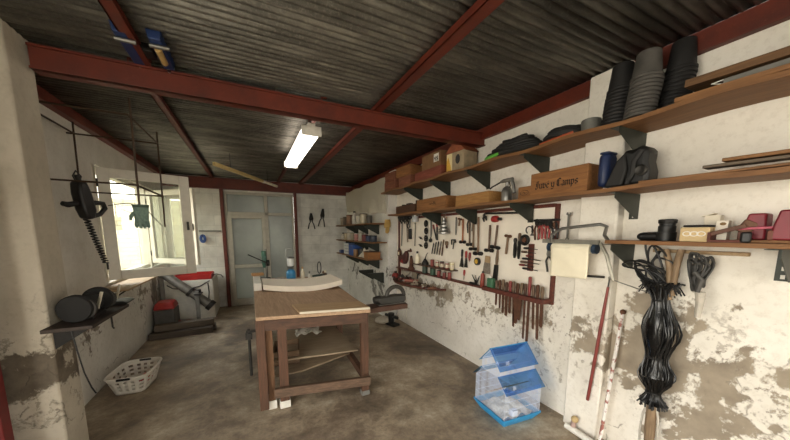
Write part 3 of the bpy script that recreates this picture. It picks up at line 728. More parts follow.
k = MB(); k.tube([(.0, 0, .15), (.03, 0, .21), (.0, 0, .25), (-.03, 0, .21), (-.01, 0, .14)], .006, 6); k.build('hanging_loop', K_IRON, t)
k = MB(); pts = []
for i in range(241):
    s_ = i / 240; a = s_ * 2 * PI * 17; q = Vector((-1.320, 3.622, 1.675)).lerp(Vector((-1.320, 3.903, 1.240)), s_)
    pts.append(q + Vector((.02 * math.cos(a), .02 * math.sin(a), .0)))
tag(MB().tube(pts, .0068, 5).build('coiled_hose', K_BLACK), 'black spiral hose hanging down beside the open window sash', 'hose')

t = thing('bench_grinder', 'dark double wheel bench grinder on a bracket by the left pillar', 'grinder', (-0.962, 2.52, 1.0)); t.scale = (.72, .72, .72)
k = MB(); k.box((0, .02, 0), (.30, .80, .03)); k.build('mounting_board', wood('#3b2c22', '#241b15', 1), t, bevel=.004)
k = MB(); k.prism([(-.16, -.015), (.12, -.015), (-.16, -.20)], -.20, -.17); k.build('support_bracket', K_IRON_D, t)
k = MB(); k.prism([(-.16, -.015), (.12, -.015), (-.16, -.20)], .03, .06); k.build('support_bracket', K_IRON_D, t)
k = MB(); k.box((0, -.02, .03), (.16, .24, .05)); k.build('foot', K_IRON_D, t, bevel=.01)
k = MB(); k.lathe([(.05, -.17), (.075, -.15), (.08, .10), (.05, .13)], (0, -.02, .13), 'Y', 20); k.build('motor', K_DULL, t)
for s in (-.21, .19):
    k = MB(); k.lathe([(.02, -.035), (.105, -.035), (.115, -.02), (.115, .02), (.105, .035), (.02, .035)], (0, s, .13), 'Y', 28); g_ = k.build('wheel_guard', K_DULL, t)
    k = MB(); k.lathe([(.02, -.014), (.09, -.014), (.09, .014), (.02, .014)], (.04, s, .125), 'Y', 24); k.build('grinding_wheel', mat('#3d3a36', .9, 0, .3, 40), t)
    k = MB(); k.beam((.10, s + .09, .10), (.13, s + .12, .24), .035, .008); k.build('spark_shield', mat('#b8b09c', .4), t)
k = MB(); k.prism([(-.10, .0), (.11, .0), (.15, .03), (.11, .05), (-.1, .05)], .40, .62); k.build('tool_rest', K_IRON, t, bevel=.006)
k = MB(); k.tube([(.0, -.32, -.02), (.02, -.33, -.2), (.03, -.30, -.4), (.05, -.27, -.55), (.06, -.24, -.62)], .006, 6); k.build('cord', K_BLACK, t)
k = MB(); k.tube([(.1, .12, -.01), (.1, .12, -.14), (.11, .12, -.16)], .008, 6); k.build('bolt', K_IRON, t)
t = thing('sill_shelf', 'small plain wooden shelf on pegs below the open window sash', 'shelf', (-1.30, 4.35, 0.955))
k = MB(); k.span((-.11, -.55, 0), (.16, .58, .018)); k.build('board', W_PALE, t, bevel=.003)
for j in (-.45, -.02, .42): k = MB(); k.tube([(-.115, j, -.13), (-.10, j, -.13), (.08, j, -.0)], .009, 6); k.build('peg', K_IRON, t)

# back left corner
t = thing('white_cabinet', 'white enamelled cabinet standing in the back left corner under the window', 'cabinet', (-1.02, 6.32, 0))
k = MB(); k.span((-.38, -.32, .02), (.38, .5, .72)); k.build('body', mat('#d9d5ca', .5, 0, .12), t, bevel=.012)
k = MB(); k.span((-.36, -.332, .06), (.36, -.32, .69)); k.build('front_panel', mat('#d3cfc3', .45, 0, .14), t, bevel=.004)
k = MB(); k.tube([(-.28, -.335, .66), (-.2, -.345, .60), (0, -.345, .57), (.2, -.345, .62), (.33, -.335, .70)], .009, 6); k.tube([(.30, -.335, .66), (.31, -.345, .5), (.29, -.345, .3)], .008, 6); k.build('cord', K_BLACK, t)
t = thing('red_tray', 'red plastic tray lying on the white corner cabinet', 'tray', (-0.92, 6.26, 0.722))
k = MB(); k.span((-.30, -.24, 0), (.26, .24, .012)); k.span((-.30, -.24, .012), (-.288, .24, .085)); k.span((.248, -.24, .012), (.26, .24, .085)); k.span((-.288, -.24, .012), (.248, -.228, .085)); k.span((-.288, .228, .012), (.248, .24, .085))
k.build('body', mat('#b3231f', .4, 0, .1), t, bevel=.004)
k = MB(); k.tube([(.26, -.1, .05), (.33, -.12, .07), (.40, -.13, .05), (.43, -.13, .0)], .008, 6); k.build('bent_handle', K_IRON, t)
bottle('paint_jar', 'small red jar with black top on a bracket of the grey chute before the cabinet', 'jar', (-0.841, 5.800, 0.438), .045, .10, mat('#a5352b', .45), K_BLACK, .7, None, .05)
t = thing('metal_chute', 'grey metal tube chute leaning diagonally before the white cabinet', 'chute')
a0, b0 = Vector((-1.341, 5.850, 0.909)), Vector((-0.658, 5.750, 0.290))
k = MB(); k.tube([a0, b0], [.066, .075], 18); k.build('tube', mat('#7d7a72', .5, .4, .3), t)
k = MB(); d_ = (b0 - a0).normalized(); k.cyl(a0 - d_ * .01, a0 + d_ * .05, .078); k.build('collar', K_IRON, t)
k = MB(); k.cyl(b0 - d_ * .06, b0 + d_ * .01, .09); k.build('collar', K_IRON, t)
k = MB(); k.cyl(a0.lerp(b0, .55), a0.lerp(b0, .6), .083); k.build('collar', K_IRON, t)
k = MB(); m_ = a0.lerp(b0, .72); k.span((m_.x - .025, m_.y - .13, 0.0), (m_.x + .03, m_.y - .10, m_.z + .12)); k.build('support_leg', K_GREY, t)
k = MB(); k.span((a0.x - .02, a0.y - .03, 0), (a0.x + .03, a0.y + .03, a0.z)); k.build('support_leg', K_GREY, t)
k = MB(); k.span((m_.x - .03, 5.60, m_.z + .06), (m_.x + .07, 5.82, m_.z + .075)); k.build('jar_bracket', K_IRON, t)
t = thing('red_lid_box', 'grey box with a red domed lid by the left wall in the back corner', 'box', (-1.24, 5.55, 0.02))
k = MB(); k.box((0, 0, .19), (.26, .34, .34)); k.build('body', mat('#4c4a46', .5), t, bevel=.02)
k = MB(); k.box((0, 0, .41), (.28, .36, .11), taper=.75); k.build('lid', mat('#a02c28', .4, 0, .2), t, bevel=.03)
k = MB(); k.box((.14, 0, .08), (.02, .2, .08)); k.build('front_badge', mat('#a02c28', .4), t, bevel=.004)
k = MB(); k.box((0, 0, 0), (.24, .3, .04)); k.build('feet', K_BLACK, t)
for j, (x, y, z, L, a, lab) in enumerate(((-1.0, 5.20, 0.045, .78, .05, 'long worn plank on the floor before the corner cabinet, lowest in front'), (-.98, 5.36, 0.045, .8, -.03, 'second worn plank on the floor behind the front one'), (-.97, 5.30, 0.14, .74, .09, 'plank lying across the two floor planks in the corner'))):
    k = MB(); k.box((0, 0, 0), (L, .13, .088)); tag(k.build('floor_plank', wood('#584c40', '#3d342c', 0) if j < 2 else wood('#6e6152', '#50463b', 0), loc=(x, y, z), rot=(0, 0, a), bevel=.006), lab, 'plank', 'worn planks stacked in the back left corner')

# laundry basket
t = thing('laundry_basket', 'white plastic laundry basket with dark handles on the floor by the left wall', 'basket', (-1.12, 3.66, 0), (0, 0, -0.10)); t.scale = (.94, .94, .94)
def bk(u, v, in_=0.0):
    a = 2 * PI * u; n = 5.0; c, s = math.cos(a), math.sin(a)
    rr = (abs(c) ** n + abs(s) ** n) ** (-1 / n); hx, hy = .13 + .05 * v - in_, .19 + .06 * v - in_
    return (hx * c * rr, hy * s * rr, .004 + .19 * v)
k = MB(); NU, NV = 72, 9; vs = [bk(i / NU, j / NV) for i in range(NU) for j in range(NV + 1)]; fs = []
for i in range(NU):
    for j in range(NV):
        if j in (2, 4, 6) and i % 4 in (1, 2): continue
        i2 = (i + 1) % NU; fs.append((i * (NV + 1) + j, i2 * (NV + 1) + j, i2 * (NV + 1) + j + 1, i * (NV + 1) + j + 1))
k._add(vs, fs); k.build('lattice_body', mat('#e4dfd4', .45, 0, .05), t, solid=.004)
k = MB(); k._add([bk(i / NU, 0) for i in range(NU)], [tuple(range(NU))]); k.build('bottom', mat('#dcd7cc', .45, 0, .05), t, solid=.004)
k = MB(); k.tube([bk(i / NU, 1.0) for i in range(NU)], .010, 8, True); k.build('rim', mat('#e8e3d8', .45, 0, .05), t)
for s in (-1, 1): k = MB(); k.box((0, s * .252, .19), (.11, .03, .022)); k.build('handle', K_BLACK, t, bevel=.005, label='black grip handle')
k = MB(); k.grid(lambda u, v: (.13 * (u - .5), .13 * (v - .5), .02 + .07 * math.sin(PI * u) * math.sin(PI * v) * (1 + .4 * math.sin(9 * u) * math.cos(8 * v))), 14, 14)
tag(k.build('cloth_rag', mat('#e2ddd2', .9, 0, .2), loc=(-1.15, 3.58, .01), solid=.003), 'crumpled white rag lying inside the laundry basket', 'rag')
k = MB(); k.grid(lambda u, v: (.16 * (u - .5), .12 * (v - .5), .01 + .06 * math.sin(PI * u) * math.sin(PI * v) * (1 + .4 * math.cos(8 * u))), 14, 14)
tag(k.build('cloth_rag', mat('#b3403a', .9, 0, .2), loc=(-1.10, 3.74, .01), solid=.003), 'red cloth lying inside the laundry basket behind the white rag', 'rag')

# back wall odds and ends
t = thing('hose_reel', 'blue cable reel hung on the back wall left of the door', 'reel', (-0.84, 6.88, 1.42))
k = MB(); 
for j in range(9): k.torus((0, -.03 - .014 * (j % 3), 0), .03 + .014 * (j // 3), .010, 'Y', 24, 6, .8, 1.3)
k.build('coil', mat('#2c4f93', .5), t)
k = MB(); k.cyl((0, .015, .06), (0, -.09, .06), .01); k.build('hook', K_IRON, t)
k = MB(); k.span((-.90, YB - .045, 1.555), (-.52, YB - .002, 1.585)); tag(k.build('wall_rail', K_GREY, bevel=.003), 'grey horizontal rail on the back wall left of the red post', 'rail')
def shears(u_, lab, loc, tilt, L):
    t = thing('garden_shears', lab, 'shears', loc, (0, tilt, 0), 'shears on the back wall')
    k = MB(); k.prism([(-.03, -.02), (-.05, .05), (-.02, L * .5), (.0, L * .48), (.01, .0)], -.018, -.012); k.build('blade', K_IRON_D, t)
    k = MB(); k.prism([(.03, -.02), (.05, .05), (.02, L * .5), (.0, L * .48), (-.01, .0)], -.026, -.019); k.build('blade', K_IRON_D, t)
    for s in (-1, 1): k = MB(); k.tube([(s * .01, -.02, 0), (s * .05, -.02, -L * .2), (s * .075, -.02, -L * .5)], [.009, .012, .014], 8); k.build('handle', K_BLACK, t)
    k = MB(); k.cyl((0, -.005, .0), (0, -.035, .0), .014); k.build('pivot', K_STEEL, t)
shears(0, 'dark garden shears hung open on the back wall, left pair', (1.27, 6.885, 1.80), .0, .36)
shears(0, 'dark garden shears hung tilted on the back wall, right pair', (1.52, 6.885, 1.88), .12, .42)

# plastic sheeting over the far corner
def psheet(u, v):
    y = 4.58 + 2.25 * u; lo = 1.86 + .16 * u; z = 2.46 + (lo - 2.46) * v
    return (2.085 - .02 * math.sin(13 * u + 5 * v) * v - .015 * math.sin(31 * u) * v - .05 * math.sin(3 * u) * v, y, z + .01 * math.sin(20 * u))
k = MB(); k.grid(psheet, 60, 20); tag(k.build('plastic_sheet', M_SHEETING), 'milky plastic sheet hung over the wall top in the far right corner', 'sheet')

# ------------------------------------------------------------------ far shelf contents
def row(specs, z, xx):
    for sp in specs:
        typ, y, r, h, m, cm, lab = sp[:7]; name, cat = sp[7]
        (bottle if typ == 'b' else can)(name, lab, cat, (xx, y, z), r, h, m, cm)
J = ('storage_jar', 'jar'); B_ = ('bottle', 'bottle'); C_ = ('tin_can', 'can')
row([('c', 6.70, .05, .16, mat('#a79a85', .5), K_GREY, 'pale jar at the deep end of the upper far shelf', J),
     ('c', 6.45, .055, .17, mat('#5a4a3c', .5), K_IRON_D, 'dark brown jar second from the corner on the upper far shelf', J),
     ('c', 6.15, .07, .20, mat('#8a6a52', .5), mat('#6e5140'), 'wide brown jar on the upper far shelf left of the white bottle', J),
     ('b', 5.82, .055, .24, mat('#d7d3ca', .5), K_BLACK, 'white bottle with a tall black nozzle on the upper far shelf', B_),
     ('c', 5.55, .055, .17, mat('#cfcabd', .5), mat('#4c3a30'), 'white tin on the upper far shelf right of the nozzle bottle', C_),
     ('c', 5.28, .075, .18, mat('#bdb49f', .45, .3), mat('#4b3328'), 'large tin with a dark lid on the upper far shelf', C_),
     ('c', 4.98, .05, .13, mat('#4a463f', .5), K_IRON_D, 'dark tin at the near end of the upper far shelf', C_)], 1.703, 1.95)
row([('b', 6.60, .04, .13, mat('#cdc8bd', .4), K_BLACK, 'pale bottle with black cap at the deep end of the middle far shelf', B_),
     ('c', 6.35, .055, .14, mat('#b8a98d', .5), K_GREY, 'tan tin on the middle far shelf next to the black capped bottle', C_),
     ('c', 6.10, .055, .15, mat('#c8bfae', .5), K_STEEL, 'cream tin on the middle far shelf, third from the corner', C_),
     ('c', 5.86, .05, .15, mat('#9b8f7c', .5), K_IRON, 'brownish tin on the middle far shelf left of the pink one', C_),
     ('c', 5.62, .055, .13, mat('#b8807a', .5), K_WHITE, 'pink tin in the middle of the middle far shelf', C_),
     ('c', 5.38, .055, .15, mat('#a9a294', .5), K_GREY, 'grey tin on the middle far shelf right of the pink one', C_),
     ('c', 5.16, .06, .11, mat('#6c2c2a', .5), K_DRED, 'dark red tin on the middle far shelf', C_),
     ('c', 4.94, .065, .10, mat('#24304f', .5), K_BLACK, 'dark blue tin on the middle far shelf left of the last one', C_),
     ('c', 4.74, .06, .10, mat('#2b3442', .5), K_IRON_D, 'blue black tin at the near end of the middle far shelf', C_)], 1.378, 1.93)
zz = 1.068
k = MB(); k.box((0, 0, .035), (.12, .14, .07)); tag(k.build('parts_box', mat('#3a4c7e', .5), loc=(1.92, 6.65, zz), bevel=.006), 'small blue box at the deep end of the lowest far shelf', 'box')
t = thing('drawer_unit', 'small white drawer unit with blue grid front on the lowest far shelf', 'drawer unit', (1.95, 6.15, zz))
k = MB(); k.box((.02, 0, .125), (.20, .34, .25)); k.build('body', mat('#5a6f9a', .5), t, bevel=.004)
for i in range(4):
    for j in range(3): k = MB(); k.box((-.088, -.108 + .108 * j, .035 + .06 * i), (.02, .096, .05)); k.build('drawer', mat('#cfd0cd', .4, 0, .08), t, bevel=.003)
k = MB(); k.box((0, 0, .11), (.2, .26, .22)); tag(k.build('storage_box', mat('#31549a', .5), loc=(1.95, 5.80, zz), bevel=.008), 'plain blue box right of the white drawer unit', 'box')
can('storage_jar', 'brown jar before the blue box on the lowest far shelf', 'jar', (1.88, 5.56, zz), .05, .13, mat('#8d6b4c', .5), K_GREY)
can('tin_can', 'dark tin right of the brown jar on the lowest far shelf', 'can', (1.95, 5.40, zz), .06, .15, mat('#3c3a36', .5), K_IRON)
k = MB(); k.grid(lambda u, v: (.22 * (u - .5), .34 * (v - .5), .015 + .13 * math.sin(PI * u) * math.sin(PI * v) * (1 + .45 * math.sin(13 * u + 3) * math.cos(11 * v))), 20, 24)
tag(k.build('crumpled_cloth', mat('#cfc6b5', .9, 0, .3, 30), loc=(1.95, 5.17, zz), solid=.004), 'heap of crumpled pale cloth on the lowest far shelf', 'cloth')
t = thing('wooden_box', 'brown wooden box at the near end of the lowest far shelf', 'box', (1.97, 4.92, zz))
k = MB(); k.box((0, 0, .06), (.24, .22, .12)); k.build('body', W_CRATE, t, bevel=.003)
k = MB(); k.box((0, 0, .126), (.25, .23, .012)); k.build('lid', W_DARK, t, bevel=.002)

# ------------------------------------------------------------------ crates and things on the long shelves
Z1, Z2, Z3 = 2.2085, 1.8275, 1.4985
def crate(name, label, cat, ya, yb, x0, x1, z, h, m, group=None, lid=True, th=.012, tilt=0.0):
    t = thing(name, label, cat, ((x0 + x1) / 2, (ya + yb) / 2, z), (0, 0, tilt), group)
    dx, dy = (x1 - x0) / 2, abs(yb - ya) / 2
    k = MB(); k.span((-dx, -dy, 0), (dx, dy, th)); k.build('base', m, t)
    for a, b2 in (((-dx, -dy, th), (-dx + th, dy, h)), ((dx - th, -dy, th), (dx, dy, h)), ((-dx + th, -dy, th), (dx - th, -dy + th, h)), ((-dx + th, dy - th, th), (dx - th, dy, h))):
        k = MB(); k.span(a, b2); k.build('side_panel', m, t, bevel=.002)
    if lid: k = MB(); k.span((-dx, -dy, h), (dx, dy, h + .01)); k.build('lid', m, t, bevel=.002)
    return t
WC1 = wood('#9a693a', '#6f4826', 1); WC2 = wood('#b3834c', '#87602f', 1); WCD = wood('#8d5740', '#653a2a', 1); WCR = wood('#8e4a38', '#66301f', 1)
crate('wooden_crate', 'dark red crate at the far end of the top shelf, underneath another', 'crate', 4.08, 4.46, 2.02, 2.28, Z1, .125, WCD, 'dark crates on the top shelf')
crate('wooden_crate', 'dark red crate at the far end of the top shelf, upper of two', 'crate', 4.08, 4.44, 2.02, 2.28, Z1 + .137, .12, WCD, 'dark crates on the top shelf')
crate('wooden_crate', 'dark crate second stack from the far end, underneath the lighter one', 'crate', 3.60, 3.95, 2.02, 2.28, Z1, .12, WCD, 'dark crates on the top shelf')
crate('wooden_crate', 'lighter brown crate on the second stack of the top shelf', 'crate', 3.62, 4.0, 2.01, 2.26, Z1 + .132, .13, WC1, 'dark crates on the top shelf', tilt=.06)
k = MB(); k.box((0, 0, .015), (.12, .22, .03)); tag(k.build('white_carton', K_WHITE, loc=(2.12, 4.27, Z1 + .268), bevel=.004), 'flat white carton on top of the farthest dark crates', 'carton')
crate('wooden_crate', 'long low red crate on the top shelf under the cardboard box', 'crate', 2.86, 3.46, 2.01, 2.27, Z1, .10, WCR)
t = thing('cardboard_box', 'brown cardboard box with a white numbered label on the red crate', 'box', (2.14, 3.09, Z1 + .111))
k = MB(); k.box((0, 0, .085), (.25, .40, .17)); k.build('body', mat('#7d5c3c', .8, 0, .2), t, bevel=.004)
k = MB(); k.prism([(-.2, .17), (.2, .17), (.19, .175), (-.19, .175)], -.12, .12, 'X'); k.build('flap', mat('#6d4f33', .8), t)
k = MB(); k.box((-.1265, -.12, .10), (.002, .10, .09)); lb = k.build('paper_label', K_WHITE, t)
def strokes(lines, w, parent, name, m, plane, depth=.001, ang=math.radians(40), scale=1.0, off=(0, 0)):
    # broad-nib lettering: each stroke swept by a slanted nib; plane maps (a, b) -> local 3-D
    k = MB(); nb = Vector((math.cos(ang), math.sin(ang))) * w / 2
    for ln in lines:
        for (a, b2) in zip(ln[:-1], ln[1:]):
            A = Vector(a) * scale + Vector(off); Bq = Vector(b2) * scale + Vector(off); d = Bq - A
            n = nb if abs(d.x * nb.y - d.y * nb.x) > 1e-7 else Vector((-nb.y, nb.x))
            q = [A - n, A + n, Bq + n, Bq - n]
            n2 = Vector((-nb.y, nb.x)) * .30
            for qq in (q, [A - n2, A + n2, Bq + n2, Bq - n2]):
                vs = [plane(p.x, p.y, 0) for p in qq] + [plane(p.x, p.y, depth) for p in qq]
                k._add(vs, [(0, 1, 2, 3), (7, 6, 5, 4), (0, 4, 5, 1), (1, 5, 6, 2), (2, 6, 7, 3), (3, 7, 4, 0)])
    return k.build(name, m, parent)
INK = mat('#22160e', .8, 0, .1)
strokes([[(.35, 1), (.05, .9), (.05, .6), (.35, .5), (.38, .95), (.36, .3), (.1, .05)], [(.62, .0), (.75, 1.0)], [(1.2, .55), (.98, .75), (1.1, 1), (1.35, .95), (1.3, .65), (1.05, .4), (1.0, .1), (1.25, 0), (1.42, .2), (1.2, .55)]], .012, lb, 'lettering', INK,
        lambda a, b2, d: (-.1278 - d, -.085 - a, .062 + b2), scale=.05)
t = thing('gabled_carton', 'white and yellow carton with a brown roof shaped top on the top shelf', 'carton', (2.14, 2.66, Z1), (0, 0, .1))
k = MB(); k.box((0, 0, .10), (.20, .26, .20)); k.build('body', mat('#9c8b70', .6, 0, .3), t, bevel=.003)
k = MB(); k.box((-.102, .085, .10), (.003, .085, .19)); k.build('front_panel', mat('#e0cfa0', .6, 0, .15), t)
k = MB(); k.prism([(.05, .01), (.125, .01), (.125, .12), (.10, .16), (.06, .06)], -.106, -.1035, 'X'); k.build('yellow_print', mat('#d3a53c', .6), t)
k = MB(); k.prism([(-.15, .20), (.15, .20), (0, .33)], -.11, .11, 'X'); k.build('roof_flap', mat('#8a4c2e', .6), t, bevel=.002)
k = MB(); k.ball((-.103, -.045, .12), .002, .035, .05); k.build('printed_patch', mat('#2d2a27', .6), t)
def coil(name, label, cy, cx, z, ry, rx, n, r, h, m, seed):
    t = thing(name, label, 'cable', (cx, cy, z)); rnd = random.Random(seed); k = MB()
    for i in range(n):
        lv = i % 3; s = 1 - .10 * (i // 3) + rnd.uniform(-.03, .03); ph = rnd.uniform(0, 6); zc = r + h * (i / n)
        pts = [(rx * s * math.cos(a) + rnd.uniform(-.003, .003), ry * s * math.sin(a), zc + .018 * math.sin(a + ph) + .018) for a in [2 * PI * q / 36 for q in range(36)]]
        k.tube(pts, r, 7, True)
    k.build('loops', m, t); return t
t = coil('cable_coil', 'large black cable coil with a green end lying on the top shelf', 1.94, 2.145, Z1, .29, .135, 22, .012, .135, K_RUBBER, 3)
k = MB(); k.tube([(-.10, .24, .02), (-.125, .19, .018), (-.14, .12, .02), (-.135, .05, .03)], [.018, .022, .02, .012], 8); k.build('green_tape', mat('#58a63c', .5), t, label='bright green wrapping')
t = coil('cable_coil', 'flatter black cable coil with an orange strip beside the grey pot', 1.48, 2.16, Z1, .15, .12, 12, .012, .06, K_RUBBER, 5)
k = MB(); k.tube([(-.12, .12, .01), (-.135, .02, .012), (-.13, -.08, .02), (-.11, -.13, .03)], .008, 6); k.build('orange_cord', mat('#b0502c', .5), t)
t = thing('plant_pot', 'small grey plastic pot standing between cable coil and black pots', 'pot', (2.12, 1.275, Z1))
k = MB(); k.lathe([(.05, 0), (.052, .004), (.06, .085), (.056, .095), (.03, .10)]); k.build('body', mat('#6c6c66', .6), t)

# nested upside-down pots: a pot, then its copies
def pot_proto(r, h, m, label, loc, rot):
    t = thing('plant_pot', label, 'pot', loc, rot, 'nested black plant pots')
    k = MB(); k.lathe([(r * .95, 0), (r, .001), (r, .016), (r * .94, .018), (r * .75, h - .004), (r * .70, h), (r * .25, h + .001)], seg=28); k.build('body', m, t)
    k = MB(); k.lathe([(r * 1.0, .0), (r * 1.03, .002), (r * 1.03, .013), (r * 1.0, .016)], seg=28); k.build('rim', m, t)
    return t
def pot_stack(cx, cy, n, r, h, m, step, lean, where):
    for i in range(n):
        loc = (cx + lean[0] * i + random.uniform(-.002, .002), cy + lean[1] * i + random.uniform(-.002, .002), Z1 + step * i); rot = (-lean[1] * 2.2 , lean[0] * 2.2, random.uniform(0, 6))
        lab = ('topmost upside-down plant pot of the ' + where) if i == n - 1 else ('lowest plant pot, on the shelf, of the ' + where) if i == 0 else ('nested plant pot between top and bottom of the ' + where)
        if i == 0: p = pot_proto(r, h, m, lab, loc, rot); p['group'] = 'pots of the ' + where
        else: copy_thing(p, loc, rot, lab)
pot_stack(2.12, 1.125, 11, .073, .155, K_POT, .0205, (.0, -.0016), 'left black stack')
pot_stack(2.075, .975, 11, .074, .145, K_POTDUST, .0200, (.0, -.0018), 'dusty grey middle stack')
pot_stack(2.215, .885, 12, .068, .16, K_POT, .0212, (.001, -.0018), 'rear black stack by the wall')

def lying(name, label, cat, y0_, y1_, x0_, x1_, z, th, m, rot=(0, 0, 0), group=None):
    k = MB(); k.box((0, 0, th / 2), (x1_ - x0_, y1_ - y0_, th)); return tag(k.build(name, m, loc=((x0_ + x1_) / 2, (y0_ + y1_) / 2, z), rot=rot, bevel=.002), label, cat, group)
WB1 = wood('#7a5836', '#543a22', 1); WB2 = wood('#94693f', '#6b4726', 1)
lying('wood_board', 'lowest brown board lying along the near end of the top shelf', 'board', .08, .79, 2.0, 2.2, Z1, .022, WB2, (0, 0, .03))
lying('wood_board', 'upper splintered brown board on the near end of the top shelf', 'board', .05, .77, 2.03, 2.22, Z1 + .065, .036, WB1, (.03, 0, -.03))
lying('wood_board', 'narrow batten propping the upper board on the top shelf', 'board', .1, .72, 2.16, 2.25, Z1 + .024, .04, WB1, (.0, 0, .0))
t = thing('metal_profile', 'folded grey metal profile tucked between the boards on the top shelf', 'profile', (2.06, .38, Z1 + .03))
k = MB(); k.span((-.02, -.3, 0), (.02, .25, .004)); k.span((-.02, -.3, .004), (-.016, .25, .026)); k.build('channel', K_GREY, t)
k = MB(); k.tube([(-.02, .25, .004), (-.02, .29, .02), (.0, .25, .03)], .003, 5); k.build('bent_end', K_WHITE, t)
lying('wood_strip', 'longest thin wood strip lying along the middle shelf', 'strip', .08, .92, 2.03, 2.10, Z2, .012, WB2, (0, 0, .04))
lying('wood_strip', 'dark thin strip crossing the longest strip on the middle shelf', 'strip', .08, .75, 2.10, 2.19, Z2, .02, WB1, (0, 0, -.05))
lying('wood_strip', 'grey brown strip on top of the pile on the middle shelf', 'strip', .06, .66, 2.03, 2.10, Z2 + .028, .014, wood('#6b5c4b', '#4c4034', 1), (.02, 0, .02))
lying('wood_strip', 'topmost pale brown strip at the near end of the middle shelf', 'strip', .06, .60, 2.04, 2.14, Z2 + .050, .016, WB2, (.025, 0, -.02))

# middle shelf
t = crate('wooden_box', 'low dark wooden box with bits on top at the far end of the middle shelf', 'box', 3.52, 4.1, 2.05, 2.27, Z2, .10, W_DARK)
k = MB(); k.box((-.03, .0, .125), (.06, .10, .03)); k.cyl((.0, -.16, .11), (.0, -.16, .17), .02); k.box((-.05, .14, .12), (.05, .05, .02)); k.build('loose_fittings', K_IRON_D, t)
t = crate('wine_crate', 'long brown wooden crate with a small printed mark on the middle shelf', 'crate', 2.78, 3.42, 2.02, 2.26, Z2, .13, WC1)
strokes([[(0, .1), (.5, .5), (.9, .2), (1.3, .6), (1.8, .3)], [(2.1, 0), (2.3, .9), (2.6, .2), (2.9, .9), (3.1, 0)]], .008, t, 'printed_mark', INK, lambda a, b2, d: (-.1208 - d, .02 - a, .05 + b2), scale=.045)
t = crate('wine_crate', 'lighter plain wooden crate on the middle shelf left of the spray gun', 'crate', 2.12, 2.62, 2.04, 2.26, Z2, .11, WC2, lid=False)
t = crate('small_box', 'small wooden box with an oval stamp left of the lettered crate', 'box', 1.675, 1.80, 2.06, 2.20, Z2, .085, WC1)
strokes([[(1 + math.cos(a) * 1.0, .5 + .5 * math.sin(a)) for a in [2 * PI * i / 14 for i in range(15)]], [(.4, .5), (.8, .7), (1.2, .35), (1.6, .55)]], .004, t, 'oval_stamp', INK, lambda a, b2, d: (-.0708 - d, .04 - a, .025 + b2), scale=.04)
t = crate('wine_crate', 'large brown crate with old style black lettering on the middle shelf', 'crate', 1.215, 1.655, 2.03, 2.23, Z2, .165, WC1, th=.014)
GL = {
 'J': ([[(.55, 1.0), (.15, .95)], [(.40, .98), (.40, .15), (.18, -.05), (.0, .1)], [(.18, .8), (.18, .3)]], .62),
 'u': ([[(.0, .58), (.08, .5), (.08, .12), (.22, .0), (.38, .14)], [(.32, .6), (.40, .5), (.40, .1), (.48, .0)]], .56),
 'v': ([[(.0, .66), (.08, .52), (.08, .14), (.22, .0), (.38, .16), (.38, .46), (.24, .58)]], .52),
 'e': ([[(.36, .42), (.22, .58), (.06, .44), (.06, .14), (.22, .0), (.38, .1)], [(.36, .42), (.08, .26)]], .46),
 '\u00e9': ([[(.36, .42), (.22, .58), (.06, .44), (.06, .14), (.22, .0), (.38, .1)], [(.36, .42), (.08, .26)], [(.2, .72), (.36, .88)]], .46),
 'y': ([[(.0, .58), (.08, .5), (.08, .14), (.22, .02), (.38, .14)], [(.34, .6), (.40, .5), (.40, .0), (.24, -.26), (.04, -.22)]], .54),
 'C': ([[(.56, .86), (.34, 1.0), (.08, .82), (.06, .22), (.28, .0), (.56, .14)], [(.26, .88), (.26, .12)]], .66),
 'a': ([[(.06, .5), (.22, .6), (.36, .48), (.36, .08), (.44, .0)], [(.36, .36), (.12, .28), (.06, .12), (.18, .0), (.36, .12)]], .52),
 'm': ([[(.0, .58), (.08, .5), (.08, .0)], [(.08, .46), (.22, .6), (.32, .48), (.32, .0)], [(.32, .46), (.46, .6), (.56, .48), (.56, .06), (.64, .0)]], .72),
 'p': ([[(.0, .6), (.08, .5), (.08, -.3)], [(.08, .46), (.24, .6), (.38, .46), (.38, .14), (.24, .0), (.08, .1)]], .52),
 's': ([[(.34, .5), (.2, .6), (.06, .46), (.1, .34), (.32, .22), (.34, .1), (.18, .0), (.02, .1)]], .42)}
lines = []; cxx = 0
for ch in 'Juv\u00e9 y Camps':
    if ch == ' ': cxx += .26; continue
    g_, w_ = GL[ch]
    for ln in g_: lines.append([(cxx + a, b2) for a, b2 in ln])
    cxx += w_
sc = .335 / cxx
strokes(lines, .0095, t, 'lettering', INK, lambda a, b2, d: (-.1005 - d, .175 - a, .055 + b2), scale=sc * 1.0)
t = thing('spray_gun', 'grey metal paint spray gun with a round cup standing on the middle shelf', 'spray gun', (2.13, 1.99, Z2), (0, 0, RW))
k = MB(); k.lathe([(.045, 0), (.048, .004), (.048, .09), (.035, .12), (.018, .135)]); k.build('paint_cup', K_STEEL, t)
k = MB(); k.cyl((0, 0, .13), (0, 0, .19), .014); k.tube([(.06, 0, .19), (-.04, 0, .19), (-.075, 0, .185)], [.02, .018, .012], 12); k.build('body', K_STEEL, t)
k = MB(); k.tube([(.05, 0, .19), (.075, 0, .13), (.085, 0, .07)], [.016, .014, .015], 10); k.build('grip', K_STEEL, t)
k = MB(); k.tube([(.02, 0, .18), (.035, 0, .14), (.03, 0, .11)], .005, 6); k.build('trigger', K_IRON, t)
k = MB(); k.tube([(-.07, 0, .185), (-.18, 0, .155), (-.21, 0, .14)], .007, 8); k.build('nozzle', K_IRON_D, t)
t = thing('blue_case', 'slim upright blue case standing beside the lettered crate', 'case', (2.10, 1.135, Z2))
k = MB(); k.box((0, 0, .115), (.12, .065, .21)); k.build('body', mat('#1c2c52', .5), t, bevel=.028)
